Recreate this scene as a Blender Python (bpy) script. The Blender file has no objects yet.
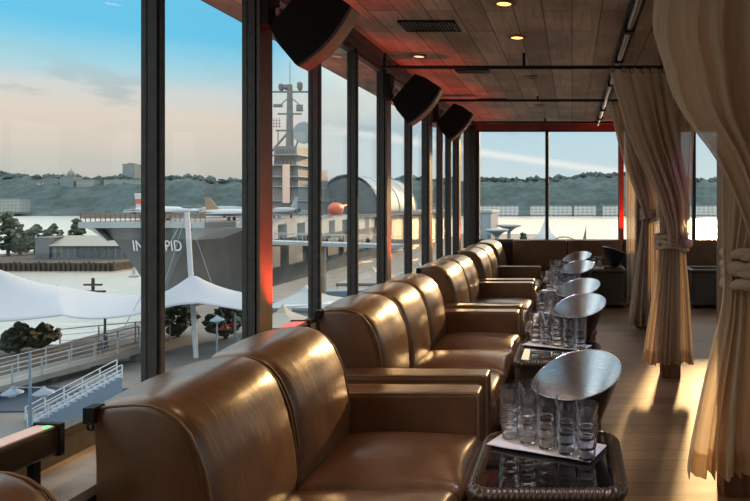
import bpy, bmesh, math, random
from mathutils import Vector, Matrix, noise
random.seed(7)
S = bpy.context.scene; C = S.collection
PI = math.pi
EYE = 1.5
def at(px, py, Y):                       # a point of the place at depth Y on the sight line of a photo pixel
    return Vector(((px-572)/600*Y, Y, EYE-(py-203)/600*Y))

# ------------------------------------------------------------------ mesh helpers
class MB:
    def __init__(s): s.bm = bmesh.new()
    def _new(s, n0): s.bm.verts.ensure_lookup_table(); return s.bm.verts[n0:]
    def box(s, x0, x1, y0, y1, z0, z1, M=None):
        vs = [s.bm.verts.new((x, y, z)) for x in (x0, x1) for y in (y0, y1) for z in (z0, z1)]
        for f in ((0,1,3,2),(4,6,7,5),(0,4,5,1),(2,3,7,6),(0,2,6,4),(1,5,7,3)):
            s.bm.faces.new([vs[i] for i in f])
        if M is not None:
            for v in vs: v.co = M @ v.co
        return s
    def rbox(s, x0, x1, y0, y1, z0, z1, r=.02, n=10, crown=0, wob=0, seed=0, M=None):
        hx, hy, hz = abs(x1-x0)/2, abs(y1-y0)/2, abs(z1-z0)/2
        c = Vector(((x0+x1)/2, (y0+y1)/2, (z0+z1)/2)); r = min(r, hx, hy, hz)
        def ticks(h, m):
            e = [-h+r*(1-math.cos(t*PI/8)) for t in range(4)] + [-h+r]
            inner = [(-h+r)+(2*h-2*r)*i/m for i in range(1, m)] if h > r*1.01 else []
            return e + inner + [-q for q in reversed(e)] if h > r*1.01 else e[:-1]+[0]+[-q for q in reversed(e[:-1])]
        T = [ticks(hx, n), ticks(hy, n), ticks(hz, max(2, n//3))]
        H = (hx, hy, hz); cache = {}
        def vert(p):
            k = tuple(round(q, 6) for q in p)
            if k in cache: return cache[k]
            pi = Vector([max(-(H[i]-r), min(H[i]-r, p[i])) for i in range(3)])
            d = Vector(p)-pi
            q = pi + d.normalized()*r if d.length > 1e-9 else Vector(p)
            if crown and p[2] > 0: q.z += crown*(1-(p[0]/hx)**4)*(1-(p[1]/hy)**2)
            if wob:
                w = noise.noise_vector(Vector((q.x*5+seed*3.1, q.y*5-seed*1.7, q.z*5)))
                q += w*wob
            q += c
            v = s.bm.verts.new(M @ q if M is not None else q); cache[k] = v; return v
        for ax in range(3):
            a, b = (ax+1) % 3, (ax+2) % 3
            for sg in (-1, 1):
                for i in range(len(T[a])-1):
                    for j in range(len(T[b])-1):
                        vs = []
                        for (u, w) in ((i, j), (i+1, j), (i+1, j+1), (i, j+1)):
                            p = [0,0,0]; p[ax] = sg*H[ax]; p[a] = T[a][u]; p[b] = T[b][w]
                            vs.append(vert(p))
                        if sg < 0: vs.reverse()
                        if len(set(vs)) == 4:
                            try: s.bm.faces.new(vs)
                            except ValueError: pass
        return s
    def tube(s, pts, r, n=8, closed=False, cap=True, rf=None):
        pts = [Vector(p) for p in pts]; N = len(pts); rings = []
        up = None
        for i, p in enumerate(pts):
            a = pts[(i-1) % N] if (closed or i) else p
            b = pts[(i+1) % N] if (closed or i < N-1) else p
            t = (b-a).normalized()
            if up is None:
                up = Vector((0,0,1)) if abs(t.z) < .9 else Vector((1,0,0))
            e1 = (up-t*up.dot(t)).normalized(); e2 = t.cross(e1); up = e1
            rr = r[i] if isinstance(r, (list, tuple)) else r
            ring = []
            for k in range(n):
                q = rr*(rf(i, k) if rf else 1)
                ring.append(s.bm.verts.new(p+e1*q*math.cos(2*PI*k/n)+e2*q*math.sin(2*PI*k/n)))
            rings.append(ring)
        for i in range(N if closed else N-1):
            A, B = rings[i], rings[(i+1) % N]
            for k in range(n): s.bm.faces.new((A[k], A[(k+1) % n], B[(k+1) % n], B[k]))
        if cap and not closed:
            s.bm.faces.new(list(reversed(rings[0]))); s.bm.faces.new(rings[-1])
        return s
    def bar(s, a, b, r, n=6): return s.tube([a, b], r, n)
    def lathe(s, prof, n=24, c=(0,0,0), M=None, closed=False):
        rings = []
        for (r, z) in prof:
            if r < 1e-6: rings.append([s.bm.verts.new((c[0], c[1], c[2]+z))])
            else: rings.append([s.bm.verts.new((c[0]+r*math.cos(2*PI*k/n), c[1]+r*math.sin(2*PI*k/n), c[2]+z)) for k in range(n)])
        for A, B in zip(rings, rings[1:]):
            for k in range(n):
                k2 = (k+1) % n
                f = [A[k % len(A)], A[k2 % len(A)], B[k2 % len(B)], B[k % len(B)]]
                g = []
                for v in f:
                    if v not in g: g.append(v)
                if len(g) > 2: s.bm.faces.new(g)
        if M is not None:
            for R in rings:
                for v in R: v.co = M @ v.co
        return s
    def prism(s, poly, a, b, axis='z', M=None):
        def mk(p, t): return {'z': (p[0], p[1], t), 'y': (p[0], t, p[1]), 'x': (t, p[0], p[1])}[axis]
        A = [s.bm.verts.new(mk(p, a)) for p in poly]; B = [s.bm.verts.new(mk(p, b)) for p in poly]
        n = len(poly)
        s.bm.faces.new(list(reversed(A))); s.bm.faces.new(B)
        for i in range(n): s.bm.faces.new((A[i], A[(i+1) % n], B[(i+1) % n], B[i]))
        if M is not None:
            for v in A+B: v.co = M @ v.co
        return s
    def grid(s, fn, nu, nv, closeu=False):
        G = [[s.bm.verts.new(fn(i/nu, j/nv)) for i in range(nu if closeu else nu+1)] for j in range(nv+1)]
        w = len(G[0])
        for j in range(nv):
            for i in range(nu):
                s.bm.faces.new((G[j][i], G[j][(i+1) % w], G[j+1][(i+1) % w], G[j+1][i]))
        return G
    def blob(s, c, r, sub=1, jit=.25, sq=(1,1,1)):
        res = bmesh.ops.create_icosphere(s.bm, subdivisions=sub, radius=1)
        for v in res['verts']:
            d = v.co.copy(); k = 1+jit*noise.noise(d*1.7+Vector(c)*.37)*2
            v.co = Vector((c[0]+d.x*r*k*sq[0], c[1]+d.y*r*k*sq[1], c[2]+d.z*r*k*sq[2]))
        return s
    def build(s, name, mat, parent=None, smooth=0, thick=0):
        bmesh.ops.recalc_face_normals(s.bm, faces=s.bm.faces)
        me = bpy.data.meshes.new(name); s.bm.to_mesh(me); s.bm.free()
        o = bpy.data.objects.new(name, me); C.objects.link(o); me.materials.append(mat)
        if smooth:
            me.shade_smooth(); me.set_sharp_from_angle(angle=math.radians(smooth))
        if thick:
            m = o.modifiers.new('thickness', 'SOLIDIFY'); m.thickness = thick; m.offset = 0
        if parent is not None: o.parent = parent
        return o

def tag(o, label=None, cat=None, group=None, kind=None):
    if label: o['label'] = label
    if cat: o['category'] = cat
    if group: o['group'] = group
    if kind: o['kind'] = kind
    return o
def thing(name, loc, label, cat, group=None, rz=0):
    o = bpy.data.objects.new(name, None); C.objects.link(o); o.location = loc; o.rotation_euler = (0,0,rz)
    o.empty_display_size = .1
    return tag(o, label, cat, group)
def copy_tree(o, parent=None):
    c = o.copy(); C.objects.link(c); c.parent = parent
    for ch in list(o.children): copy_tree(ch, c)
    return c

# ------------------------------------------------------------------ materials
def nodes(m): return m.node_tree.nodes, m.node_tree.links
def mat(name, col, rough=.6, metal=0, spec=.5, coat=0, var=0, vscale=8, bump=0, bscale=40, stretch=(1,1,1), emit=None, estr=0):
    m = bpy.data.materials.new(name); m.use_nodes = True; N, L = nodes(m); b = N['Principled BSDF']
    b.inputs['Base Color'].default_value = (*col, 1); b.inputs['Roughness'].default_value = rough
    b.inputs['Metallic'].default_value = metal; b.inputs['Specular IOR Level'].default_value = spec
    b.inputs['Coat Weight'].default_value = coat
    if emit: b.inputs['Emission Color'].default_value = (*emit, 1); b.inputs['Emission Strength'].default_value = estr
    tc = N.new('ShaderNodeTexCoord'); mp = N.new('ShaderNodeMapping'); mp.inputs['Scale'].default_value = stretch
    L.new(tc.outputs['Object'], mp.inputs['Vector'])
    if var:
        t = N.new('ShaderNodeTexNoise'); t.inputs['Scale'].default_value = vscale; t.inputs['Detail'].default_value = 5
        L.new(mp.outputs[0], t.inputs['Vector'])
        r = N.new('ShaderNodeValToRGB')
        r.color_ramp.elements[0].position = .3; r.color_ramp.elements[1].position = .72
        r.color_ramp.elements[0].color = (*[c*(1-var) for c in col], 1); r.color_ramp.elements[1].color = (*[min(1, c*(1+var)) for c in col], 1)
        L.new(t.outputs['Fac'], r.inputs[0]); L.new(r.outputs[0], b.inputs['Base Color'])
    if bump:
        t = N.new('ShaderNodeTexNoise'); t.inputs['Scale'].default_value = bscale; t.inputs['Detail'].default_value = 4
        L.new(mp.outputs[0], t.inputs['Vector'])
        bp = N.new('ShaderNodeBump'); bp.inputs['Strength'].default_value = bump; bp.inputs['Distance'].default_value = .01
        L.new(t.outputs['Fac'], bp.inputs['Height']); L.new(bp.outputs[0], b.inputs['Normal'])
    return m

def leather(name, col):
    m = bpy.data.materials.new(name); m.use_nodes = True; N, L = nodes(m); b = N['Principled BSDF']
    tc = N.new('ShaderNodeTexCoord')
    t = N.new('ShaderNodeTexNoise'); t.inputs['Scale'].default_value = 6; t.inputs['Detail'].default_value = 7; t.inputs['Roughness'].default_value = .65
    L.new(tc.outputs['Object'], t.inputs['Vector'])
    r = N.new('ShaderNodeValToRGB'); r.color_ramp.elements[0].position = .3; r.color_ramp.elements[1].position = .75
    r.color_ramp.elements[0].color = (*[c*.72 for c in col], 1); r.color_ramp.elements[1].color = (*[c*1.3 for c in col], 1)
    L.new(t.outputs['Fac'], r.inputs[0]); L.new(r.outputs[0], b.inputs['Base Color'])
    rr = N.new('ShaderNodeMapRange'); rr.inputs['To Min'].default_value = .24; rr.inputs['To Max'].default_value = .44
    L.new(t.outputs['Fac'], rr.inputs['Value']); L.new(rr.outputs[0], b.inputs['Roughness'])
    v = N.new('ShaderNodeTexVoronoi'); v.inputs['Scale'].default_value = 170; v.feature = 'DISTANCE_TO_EDGE'
    L.new(tc.outputs['Object'], v.inputs['Vector'])
    w = N.new('ShaderNodeTexNoise'); w.inputs['Scale'].default_value = 9; w.inputs['Detail'].default_value = 3; w.inputs['Distortion'].default_value = 1.2
    mp = N.new('ShaderNodeMapping'); mp.inputs['Scale'].default_value = (.6, 2.2, .8)
    L.new(tc.outputs['Object'], mp.inputs['Vector']); L.new(mp.outputs[0], w.inputs['Vector'])
    b1 = N.new('ShaderNodeBump'); b1.inputs['Strength'].default_value = .12; b1.inputs['Distance'].default_value = .002
    L.new(v.outputs['Distance'], b1.inputs['Height'])
    b2 = N.new('ShaderNodeBump'); b2.inputs['Strength'].default_value = .09; b2.inputs['Distance'].default_value = .02
    L.new(w.outputs['Fac'], b2.inputs['Height']); L.new(b1.outputs[0], b2.inputs['Normal']); L.new(b2.outputs[0], b.inputs['Normal'])
    b.inputs['Specular IOR Level'].default_value = .6; b.inputs['Coat Weight'].default_value = .25; b.inputs['Coat Roughness'].default_value = .22
    return m

def planks(name, c1, c2, cm, length, width, rough, rot=0, bump=.25, stain=.35, gapw=.004):
    m = bpy.data.materials.new(name); m.use_nodes = True; N, L = nodes(m); b = N['Principled BSDF']
    tc = N.new('ShaderNodeTexCoord'); mp = N.new('ShaderNodeMapping'); mp.inputs['Rotation'].default_value = (0,0,rot)
    L.new(tc.outputs['Object'], mp.inputs['Vector'])
    br = N.new('ShaderNodeTexBrick'); br.inputs['Scale'].default_value = 1; br.inputs['Brick Width'].default_value = length; br.inputs['Row Height'].default_value = width
    br.inputs['Mortar Size'].default_value = gapw; br.inputs['Mortar Smooth'].default_value = .3; br.offset = .37; br.inputs['Bias'].default_value = -.1
    br.inputs['Color1'].default_value = (*c1, 1); br.inputs['Color2'].default_value = (*c2, 1); br.inputs['Mortar'].default_value = (*cm, 1)
    L.new(mp.outputs[0], br.inputs['Vector'])
    m2 = N.new('ShaderNodeMapping'); m2.inputs['Scale'].default_value = (1.6, 26, 1); L.new(mp.outputs[0], m2.inputs['Vector'])
    g = N.new('ShaderNodeTexNoise'); g.inputs['Scale'].default_value = 1.5; g.inputs['Detail'].default_value = 8; g.inputs['Roughness'].default_value = .7
    L.new(m2.outputs[0], g.inputs['Vector'])
    s = N.new('ShaderNodeTexNoise'); s.inputs['Scale'].default_value = 2.3; s.inputs['Detail'].default_value = 4; L.new(mp.outputs[0], s.inputs['Vector'])
    a = N.new('ShaderNodeMath'); a.operation = 'MULTIPLY'; L.new(g.outputs['Fac'], a.inputs[0]); L.new(s.outputs['Fac'], a.inputs[1])
    mr = N.new('ShaderNodeMapRange'); mr.inputs['From Min'].default_value = .1; mr.inputs['From Max'].default_value = .4
    mr.inputs['To Min'].default_value = 1-stain; mr.inputs['To Max'].default_value = 1+stain; L.new(a.outputs[0], mr.inputs['Value'])
    mx = N.new('ShaderNodeMix'); mx.data_type = 'RGBA'; mx.blend_type = 'MULTIPLY'; mx.inputs['Factor'].default_value = 1
    L.new(br.outputs['Color'], mx.inputs['A']); L.new(mr.outputs[0], mx.inputs['B']); L.new(mx.outputs['Result'], b.inputs['Base Color'])
    rr = N.new('ShaderNodeMapRange'); rr.inputs['To Min'].default_value = rough-.1; rr.inputs['To Max'].default_value = rough+.15
    L.new(g.outputs['Fac'], rr.inputs['Value']); L.new(rr.outputs[0], b.inputs['Roughness'])
    bp = N.new('ShaderNodeBump'); bp.inputs['Strength'].default_value = bump; bp.inputs['Distance'].default_value = .004; bp.invert = True
    L.new(br.outputs['Fac'], bp.inputs['Height'])
    bq = N.new('ShaderNodeBump'); bq.inputs['Strength'].default_value = bump; bq.inputs['Distance'].default_value = .004
    L.new(g.outputs['Fac'], bq.inputs['Height']); L.new(bp.outputs[0], bq.inputs['Normal']); L.new(bq.outputs[0], b.inputs['Normal'])
    return m

def window_glass(name, tint=(1,1,1), refl=1.0):
    m = bpy.data.materials.new(name); m.use_nodes = True; N, L = nodes(m); N.remove(N['Principled BSDF'])
    t = N.new('ShaderNodeBsdfTransparent'); t.inputs[0].default_value = (*tint, 1)
    g = N.new('ShaderNodeBsdfGlossy'); g.inputs['Roughness'].default_value = .01
    f = N.new('ShaderNodeLayerWeight'); f.inputs['Blend'].default_value = .5
    q = N.new('ShaderNodeMath'); q.operation = 'POWER'; q.inputs[1].default_value = 5; L.new(f.outputs['Facing'], q.inputs[0])
    k = N.new('ShaderNodeMath'); k.operation = 'MULTIPLY_ADD'; k.inputs[1].default_value = .5*refl; k.inputs[2].default_value = .025*refl; L.new(q.outputs[0], k.inputs[0])
    x = N.new('ShaderNodeMixShader'); L.new(k.outputs[0], x.inputs[0]); L.new(t.outputs[0], x.inputs[1]); L.new(g.outputs[0], x.inputs[2])
    L.new(x.outputs[0], N['Material Output'].inputs['Surface']); return m

def sheer(name, col, trans=.5, clear=.12):
    m = bpy.data.materials.new(name); m.use_nodes = True; N, L = nodes(m); N.remove(N['Principled BSDF'])
    tc = N.new('ShaderNodeTexCoord'); w = N.new('ShaderNodeTexNoise'); w.inputs['Scale'].default_value = 60; w.inputs['Detail'].default_value = 3
    mp = N.new('ShaderNodeMapping'); mp.inputs['Scale'].default_value = (1, 1, .05); L.new(tc.outputs['Object'], mp.inputs[0]); L.new(mp.outputs[0], w.inputs['Vector'])
    r = N.new('ShaderNodeValToRGB'); r.color_ramp.elements[0].color = (*[c*.82 for c in col], 1); r.color_ramp.elements[1].color = (*[min(1, c*1.12) for c in col], 1)
    L.new(w.outputs['Fac'], r.inputs[0])
    d = N.new('ShaderNodeBsdfDiffuse'); t = N.new('ShaderNodeBsdfTranslucent'); p = N.new('ShaderNodeBsdfTransparent')
    L.new(r.outputs[0], d.inputs[0]); L.new(r.outputs[0], t.inputs[0])
    a = N.new('ShaderNodeMixShader'); a.inputs[0].default_value = trans; L.new(d.outputs[0], a.inputs[1]); L.new(t.outputs[0], a.inputs[2])
    b = N.new('ShaderNodeMixShader'); b.inputs[0].default_value = clear; L.new(a.outputs[0], b.inputs[1]); L.new(p.outputs[0], b.inputs[2])
    L.new(b.outputs[0], N['Material Output'].inputs['Surface']); return m

def facade(name, wall, pane, w, h, gap):
    m = mat(name, wall, .8); N, L = nodes(m); b = N['Principled BSDF']
    tc = N.new('ShaderNodeTexCoord'); sx = N.new('ShaderNodeSeparateXYZ'); cx = N.new('ShaderNodeCombineXYZ')
    ad = N.new('ShaderNodeMath'); L.new(tc.outputs['Object'], sx.inputs[0]); L.new(sx.outputs[0], ad.inputs[0]); L.new(sx.outputs[1], ad.inputs[1])
    L.new(ad.outputs[0], cx.inputs[0]); L.new(sx.outputs[2], cx.inputs[1])
    br = N.new('ShaderNodeTexBrick'); br.offset = 0; br.inputs['Scale'].default_value = 1; br.inputs['Brick Width'].default_value = w; br.inputs['Row Height'].default_value = h
    br.inputs['Mortar Size'].default_value = gap; br.inputs['Color1'].default_value = (*pane, 1); br.inputs['Color2'].default_value = (*[c*1.5 for c in pane], 1); br.inputs['Mortar'].default_value = (*wall, 1)
    L.new(cx.outputs[0], br.inputs['Vector']); L.new(br.outputs['Color'], b.inputs['Base Color']); return m

M_leather = leather('brown_leather', (.138, .068, .031))
M_leather_d = leather('dark_brown_leather', (.085, .042, .02))
M_thread = mat('tan_piping', (.20, .11, .055), .5)
M_black = mat('black_plastic', (.010, .010, .010), .65, spec=.25)
M_speaker = mat('black_speaker_cabinet', (.008, .007, .006), .75, spec=.2)
M_grille = mat('speaker_grille', (.10, .08, .065), .55, metal=.3, bump=.6, bscale=400)
M_frame = mat('weathered_dark_frame', (.045, .042, .038), .55, var=.35, vscale=30, bump=.1)
M_column = mat('dark_column_paint', (.085, .062, .05), .5, var=.2, vscale=10)
M_ceil = planks('ceiling_planks', (.32, .21, .135), (.50, .355, .245), (.03, .02, .013), 1.3, .19, .55, rot=PI/2, stain=.5)
M_floor = planks('floor_planks', (.15, .085, .042), (.215, .128, .062), (.02, .012, .007), 1.8, .14, .47, stain=.4, gapw=.003)
M_wall = mat('dark_wood_wall', (.06, .035, .022), .5, var=.3, vscale=6)
M_red_glow = mat('red_glow_trim', (.35, .05, .03), .5, var=.15)  # red glow of the uplights put into the end-wall trim colour
M_ledge = mat('pale_stone_ledge', (.52, .44, .38), .6, var=.25, vscale=7, bump=.3, bscale=20)
M_glass = window_glass('window_glass', (.93, .96, .96))
M_sheer = sheer('sheer_tan_fabric', (.70, .57, .44), .42)
M_sheer_n = sheer('sheer_pale_fabric', (.88, .75, .58), .46, .08)
M_tie = sheer('tie_fabric', (.68, .54, .42), .25, .02)
M_post = mat('brown_post_wood', (.20, .10, .05), .5, var=.35, vscale=5, stretch=(6,6,.6))
M_steel = mat('brushed_steel', (.72, .73, .75), .27, metal=1, bump=.12, bscale=30, stretch=(1,1,12))
M_steel_out = mat('dark_bucket_shell', (.035, .033, .035), .3, metal=.6)
M_tabletop = mat('black_glass_top', (.006, .005, .005), .03, spec=.8, coat=.6)
M_napkin = mat('white_napkin_cloth', (.86, .84, .88), .8, bump=.3, bscale=90)
M_rod = mat('dark_iron_rod', (.02, .018, .017), .45, metal=.4)
M_conduit = mat('grey_conduit', (.50, .47, .43), .3, metal=.9)
M_grommet = mat('brass_grommet', (.25, .18, .09), .35, metal=1)
M_wicker = None
def wicker():
    m = mat('dark_wicker', (.06, .034, .02), .38, spec=.6); N, L = nodes(m); b = N['Principled BSDF']
    tc = N.new('ShaderNodeTexCoord'); sx = N.new('ShaderNodeSeparateXYZ'); cx = N.new('ShaderNodeCombineXYZ'); ad = N.new('ShaderNodeMath')
    L.new(tc.outputs['Object'], sx.inputs[0]); L.new(sx.outputs[0], ad.inputs[0]); L.new(sx.outputs[1], ad.inputs[1])
    L.new(ad.outputs[0], cx.inputs[0]); L.new(sx.outputs[2], cx.inputs[1])
    br = N.new('ShaderNodeTexBrick'); br.inputs['Scale'].default_value = 1; br.inputs['Brick Width'].default_value = .022; br.inputs['Row Height'].default_value = .009
    br.inputs['Mortar Size'].default_value = .0016; br.inputs['Mortar Smooth'].default_value = 1
    br.inputs['Color1'].default_value = (.05,.028,.016,1); br.inputs['Color2'].default_value = (.085,.05,.03,1); br.inputs['Mortar'].default_value = (.012,.008,.006,1)
    L.new(cx.outputs[0], br.inputs['Vector']); L.new(br.outputs['Color'], b.inputs['Base Color'])
    bp = N.new('ShaderNodeBump'); bp.inputs['Strength'].default_value = .9; bp.inputs['Distance'].default_value = .006; bp.invert = True
    L.new(br.outputs['Fac'], bp.inputs['Height']); L.new(bp.outputs[0], b.inputs['Normal']); return m
M_wicker = wicker()
M_rim = mat('wicker_rim_strands', (.055, .032, .018), .30, spec=.6, var=.4, vscale=120)
def tumbler_glass():
    m = bpy.data.materials.new('clear_tumbler_glass'); m.use_nodes = True; N, L = nodes(m); b = N['Principled BSDF']
    b.inputs['Base Color'].default_value = (.98, .985, 1, 1); b.inputs['Transmission Weight'].default_value = .985; b.inputs['Roughness'].default_value = .02; b.inputs['IOR'].default_value = 1.45
    return m
M_tumbler = tumbler_glass()

# ------------------------------------------------------------------ the room shell
XL, XR, YB, YF, CEIL = -1.65, 4.4, -2.6, 9.5, 2.75
def structure(name, mb, m, parent=None, smooth=0):
    o = mb.build(name, m, parent, smooth)
    if parent is None: o['kind'] = 'structure'
    return o
structure('floor', MB().box(XL-.05, XR, YB, YF+.1, -.12, 0), M_floor)
structure('ceiling', MB().box(XL-.64, XR+.3, YB, YF+.45, CEIL, CEIL+.16), M_ceil)
structure('wall_back', MB().box(XL-.1, XR+.1, YB-.12, YB, 0, CEIL), M_wall)
# left: low wall, ledge, head beam
structure('wall_left', MB().box(XL-.07, XL+.266, YB, YF, 0, .655), M_wall)
structure('trim_ledge', MB().box(XL-.07, XL+.27, YB, YF-.1, .655, .685), M_ledge)
structure('wall_front', MB().box(XL, XR, YF, YF+.1, 0, .86), M_wall)
structure('trim_front_sill', MB().box(XL+.02, XR, YF-.06, YF+.12, .86, .90), M_frame)
structure('trim_front_head', MB().box(XL, XR, YF-.04, YF+.1, 2.655, CEIL), M_red_glow)
structure('wall_right', MB().box(XR, XR+.1, YB, YF, 0, .7), M_wall)
structure('trim_left_head', MB().box(XL-.04, XL+.05, YB, YF, 2.655, CEIL), M_frame)
structure('trim_left_cove', MB().box(XL+.05, XL+.09, YB, YF, 2.71, CEIL), M_frame)

wn = 0
thick = {3.11: .13, 5.2: .12, 6.75: .14, 8.5: .14}
edges = [-1.9, -1.2, -.5, .22, .94, 1.65, 2.345, 3.11, 3.82, 4.48, 5.2, 6.0, 6.75, 7.42, 7.93, 8.5, 9.27]
prev = YB
for y in edges + [YF]:
    wn += 1
    w = thick.get(y, .04 if y < 3 else .034)
    mb = MB()
    if y < YF:
        xo = -1.675 if y in thick else -1.668
        mb.box(xo, -1.61, y-w/2, y+w/2, .685, CEIL)
        mb.box(-1.61, -1.598, y-w*.28, y+w*.28, .685, 2.655)
        mb.box(xo-.008, xo, y-w*.3, y+w*.3, .685, CEIL)
    y0 = prev; y1 = y-w/2 if y < YF else YF-.1
    mb.box(-1.68, -1.61, y0, y1, .685, .752)
    mb.box(-1.665, -1.625, y0, y1, .752, .775)
    mb.box(-1.67, -1.62, y0, y1, 2.62, 2.655)
    o = structure('window_%d' % wn, mb, M_frame)
    p = MB().box(-1.652, -1.644, y0, y1, .775, 2.62).build('pane', M_glass, o)
    if y in thick:
        # wooden cover on the room face of the thick columns, it catches the red light
        MB().box(-1.6, -1.585, y-w/2, y+w/2, .70, 2.70).build('column_cover', M_column, o)
    prev = y+w/2
structure('trim_corner', MB().box(-1.70, -1.52, 9.42, 9.6, .685, CEIL), M_frame)
fx = [-1.49, -.396, .76, 1.93, 3.1, 4.28]
for a, b in zip(fx, fx[1:]):
    wn += 1
    mb = MB().box(b-.026, b+.026, YF-.03, YF+.07, .9, 2.655)
    mb.box(a+.026, b-.026, YF, YF+.05, .9, .925).box(a+.026, b-.026, YF, YF+.05, 2.63, 2.655)
    if a == fx[0]: mb.box(a-.03, a+.026, YF-.03, YF+.07, .9, 2.655)
    o = structure('window_%d' % wn, mb, M_frame)
    MB().box(a+.026, b-.026, YF+.02, YF+.028, .925, 2.63).build('pane', M_glass, o)
structure('trim_front_pillar', MB().box(.745, .812, YF-.09, YF-.03, .9, 2.655), M_red_glow)
ry = [YB+1.2*i for i in range(11)]
for a, b in zip(ry, ry[1:]):
    wn += 1
    mb = MB().box(XR, XR+.08, b-.03, b+.03, .7, 2.75).box(XR, XR+.08, a+.03, b-.03, .7, .76).box(XR, XR+.08, a+.03, b-.03, 2.66, 2.75)
    o = structure('window_%d' % wn, mb, M_frame)
    MB().box(XR+.03, XR+.038, a+.03, b-.03, .76, 2.66).build('pane', M_glass, o)

# ------------------------------------------------------------------ sofas
def back_cushion(L, seed, mid=True):
    prof = []
    pts = [(0,.40),(0,.60),(.0,.76),(.0,.86),(.003,.905),(.014,.925),(.055,.932),(.12,.936),(.165,.933),(.205,.92),(.245,.893),(.28,.85),(.305,.795),(.325,.74),(.34,.66),(.352,.57),(.358,.50),(.35,.44),(.32,.40)]
    # smooth the outline
    for i in range(len(pts)-1):
        a, b = pts[i], pts[i+1]
        for t in (0, .5): prof.append((a[0]+(b[0]-a[0])*t, a[1]+(b[1]-a[1])*t))
    prof.append(pts[-1]); n = len(prof)
    st = [0,.004,.012,.024,.04,.06] + [.06+(L-.12)*i/14 for i in range(1, 14)] + [L-q for q in (.06,.04,.024,.012,.004,0)]
    mb = MB(); cx, cz = .17, .66; rings = []
    for y in st:
        d = min(y, L-y); s = min(1, d/.045); ins = .03*(1-math.sqrt(max(0, 1-(1-s)**2)))
        t = y/L; ring = []
        for (x, z) in prof:
            v = Vector((x-cx, z-cz)); l = v.length or 1
            v = v*(1-ins/l)
            bul = math.sin(PI*t)
            fx_ = max(0, min(1, (x-.15)/.15))
            X = cx+v.x+fx_*.022*bul; Z = cz+v.y+(.014*bul if z > .83 else 0)
            q = Vector((X, y, Z))
            w = noise.noise(Vector((X*6+seed, y*5+seed*2, Z*6)))*.008 + noise.noise(Vector((X*3+seed, y*11+seed*2, Z*3)))*.001
            q += Vector((.7, 0, .7))*w
            ring.append(mb.bm.verts.new(q))
        rings.append(ring)
    for A, B in zip(rings, rings[1:]):
        for k in range(n): mb.bm.faces.new((A[k], A[(k+1) % n], B[(k+1) % n], B[k]))
    mb.bm.faces.new(list(reversed(rings[0]))); mb.bm.faces.new(rings[-1])
    return mb, prof
def sofa(loc, L, n, label, group=None, rz=0, arms=(1,1), strap=True, back=True, seed=0, m=None, name='leather_sofa', feet=True):
    m = m or M_leather
    r = thing(name, loc, label, 'sofa', group, rz)
    MB().rbox(.05, .895, .03, L-.03, .07, .30, .015, 4).build('base', m, r, 40)
    if feet:
        for fx_ in (.09, .85):
            for fy in (.08, L-.08): MB().lathe([(.0,0),(.02,0),(.028,.075),(0,.075)], 12, (fx_, fy, 0)).build('foot', M_black, r, 40)
    y0 = .155 if arms[0] else .0; y1 = L-.155 if arms[1] else L
    for k, on in enumerate(arms):
        if not on: continue
        a = 0 if k == 0 else L-.15
        MB().rbox(.05, .935, a, a+.15, .07, .62, .022, 8, wob=.004, seed=seed+k).build('arm', m, r, 50)
        for yy in (a+.006, a+.144):
            MB().tube([(.10, yy, .617), (.905, yy, .617), (.927, yy, .60), (.931, yy, .10)], .0045, 6).build('piping', M_thread, r, 60)
    sw = (y1-y0)/n
    for i in range(n):
        MB().rbox(.30, .96, y0+i*sw+.003, y0+(i+1)*sw-.003, .29, .445, .05, 12, crown=.05, wob=.008, seed=seed*2+i).build('seat_cushion', m, r, 60)
    if back:
        bw = (y1-y0-.02)/n
        for i in range(n):
            mb, prof = back_cushion(bw-.006, seed*3+i*1.7)
            o = mb.build('back_cushion', m, r, 45); o.location = (0, y0+.01+i*bw+.003, 0)
            for yy in (.008, bw-.014):
                MB().tube([(x*.985+.003, yy, .66+(z-.66)*.965) for x, z in prof[6:-6]], .004, 6).build('seam', M_thread, o, 60)
    if strap:
        for yy in (y0-.004, y1-.045):
            b = MB().box(-.006, .024, yy, yy+.04, .88, .925)
            b.tube([(.018+.008*math.cos(t*PI/6), yy-.003, .874+.009*math.sin(t*PI/6)) for t in range(12)], .003, 6, closed=True)
            b.build('corner_strap', M_black, r)
    return r
SX = -1.365
sofa((SX, .05, 0), 1.405, 2, 'brown leather sofa end cut off at bottom left of the photo', seed=11)
sofa((SX, 1.53, 0), 1.39, 2, 'nearest complete brown leather two-seat sofa beside the windows', seed=1)
sofa((SX, 3.05, 0), 1.95, 3, 'brown leather three-seat sofa directly behind the nearest two-seat sofa', seed=2)
sofa((SX, 5.13, 0), 1.62, 2, 'brown leather two-seat sofa behind the three-seat sofa', seed=4)
sofa((SX, 6.88, 0), 1.55, 2, 'brown leather two-seat sofa farthest along the window row', seed=5)
r = sofa((SX, 8.55, 0), .76, 1, 'short brown leather corner seat where window row meets end wall', seed=6, arms=(0,0), strap=False, name='corner_seat')
sofa((-.36, 9.36, 0), .62, 1, 'backless brown leather bench below end window, left of small table', seed=7, rz=-PI/2, arms=(0,0), strap=False, back=False, name='bench').__setitem__('category', 'bench')
sofa((2.32, 9.36, 0), 1.5, 2, 'dark leather bench below end window behind the curtains', seed=9, rz=-PI/2, arms=(0,0), strap=False, back=False, name='bench').__setitem__('category', 'bench')
def wall_back(x0, x1, n, label):
    r = thing('banquette_back', (x0, 9.46, 0), label, 'backrest'); w = (x1-x0)/n
    for i in range(n): MB().rbox(i*w+.003, (i+1)*w-.003, -.10, -.005, .42, .925, .03, 10, wob=.006, seed=i+x0).build('back_panel', M_leather, r, 50)
    MB().rbox(0, w*n, -.02, -.002, .05, .42, .005, 3).build('wall_board', M_leather_d, r, 40)
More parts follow.
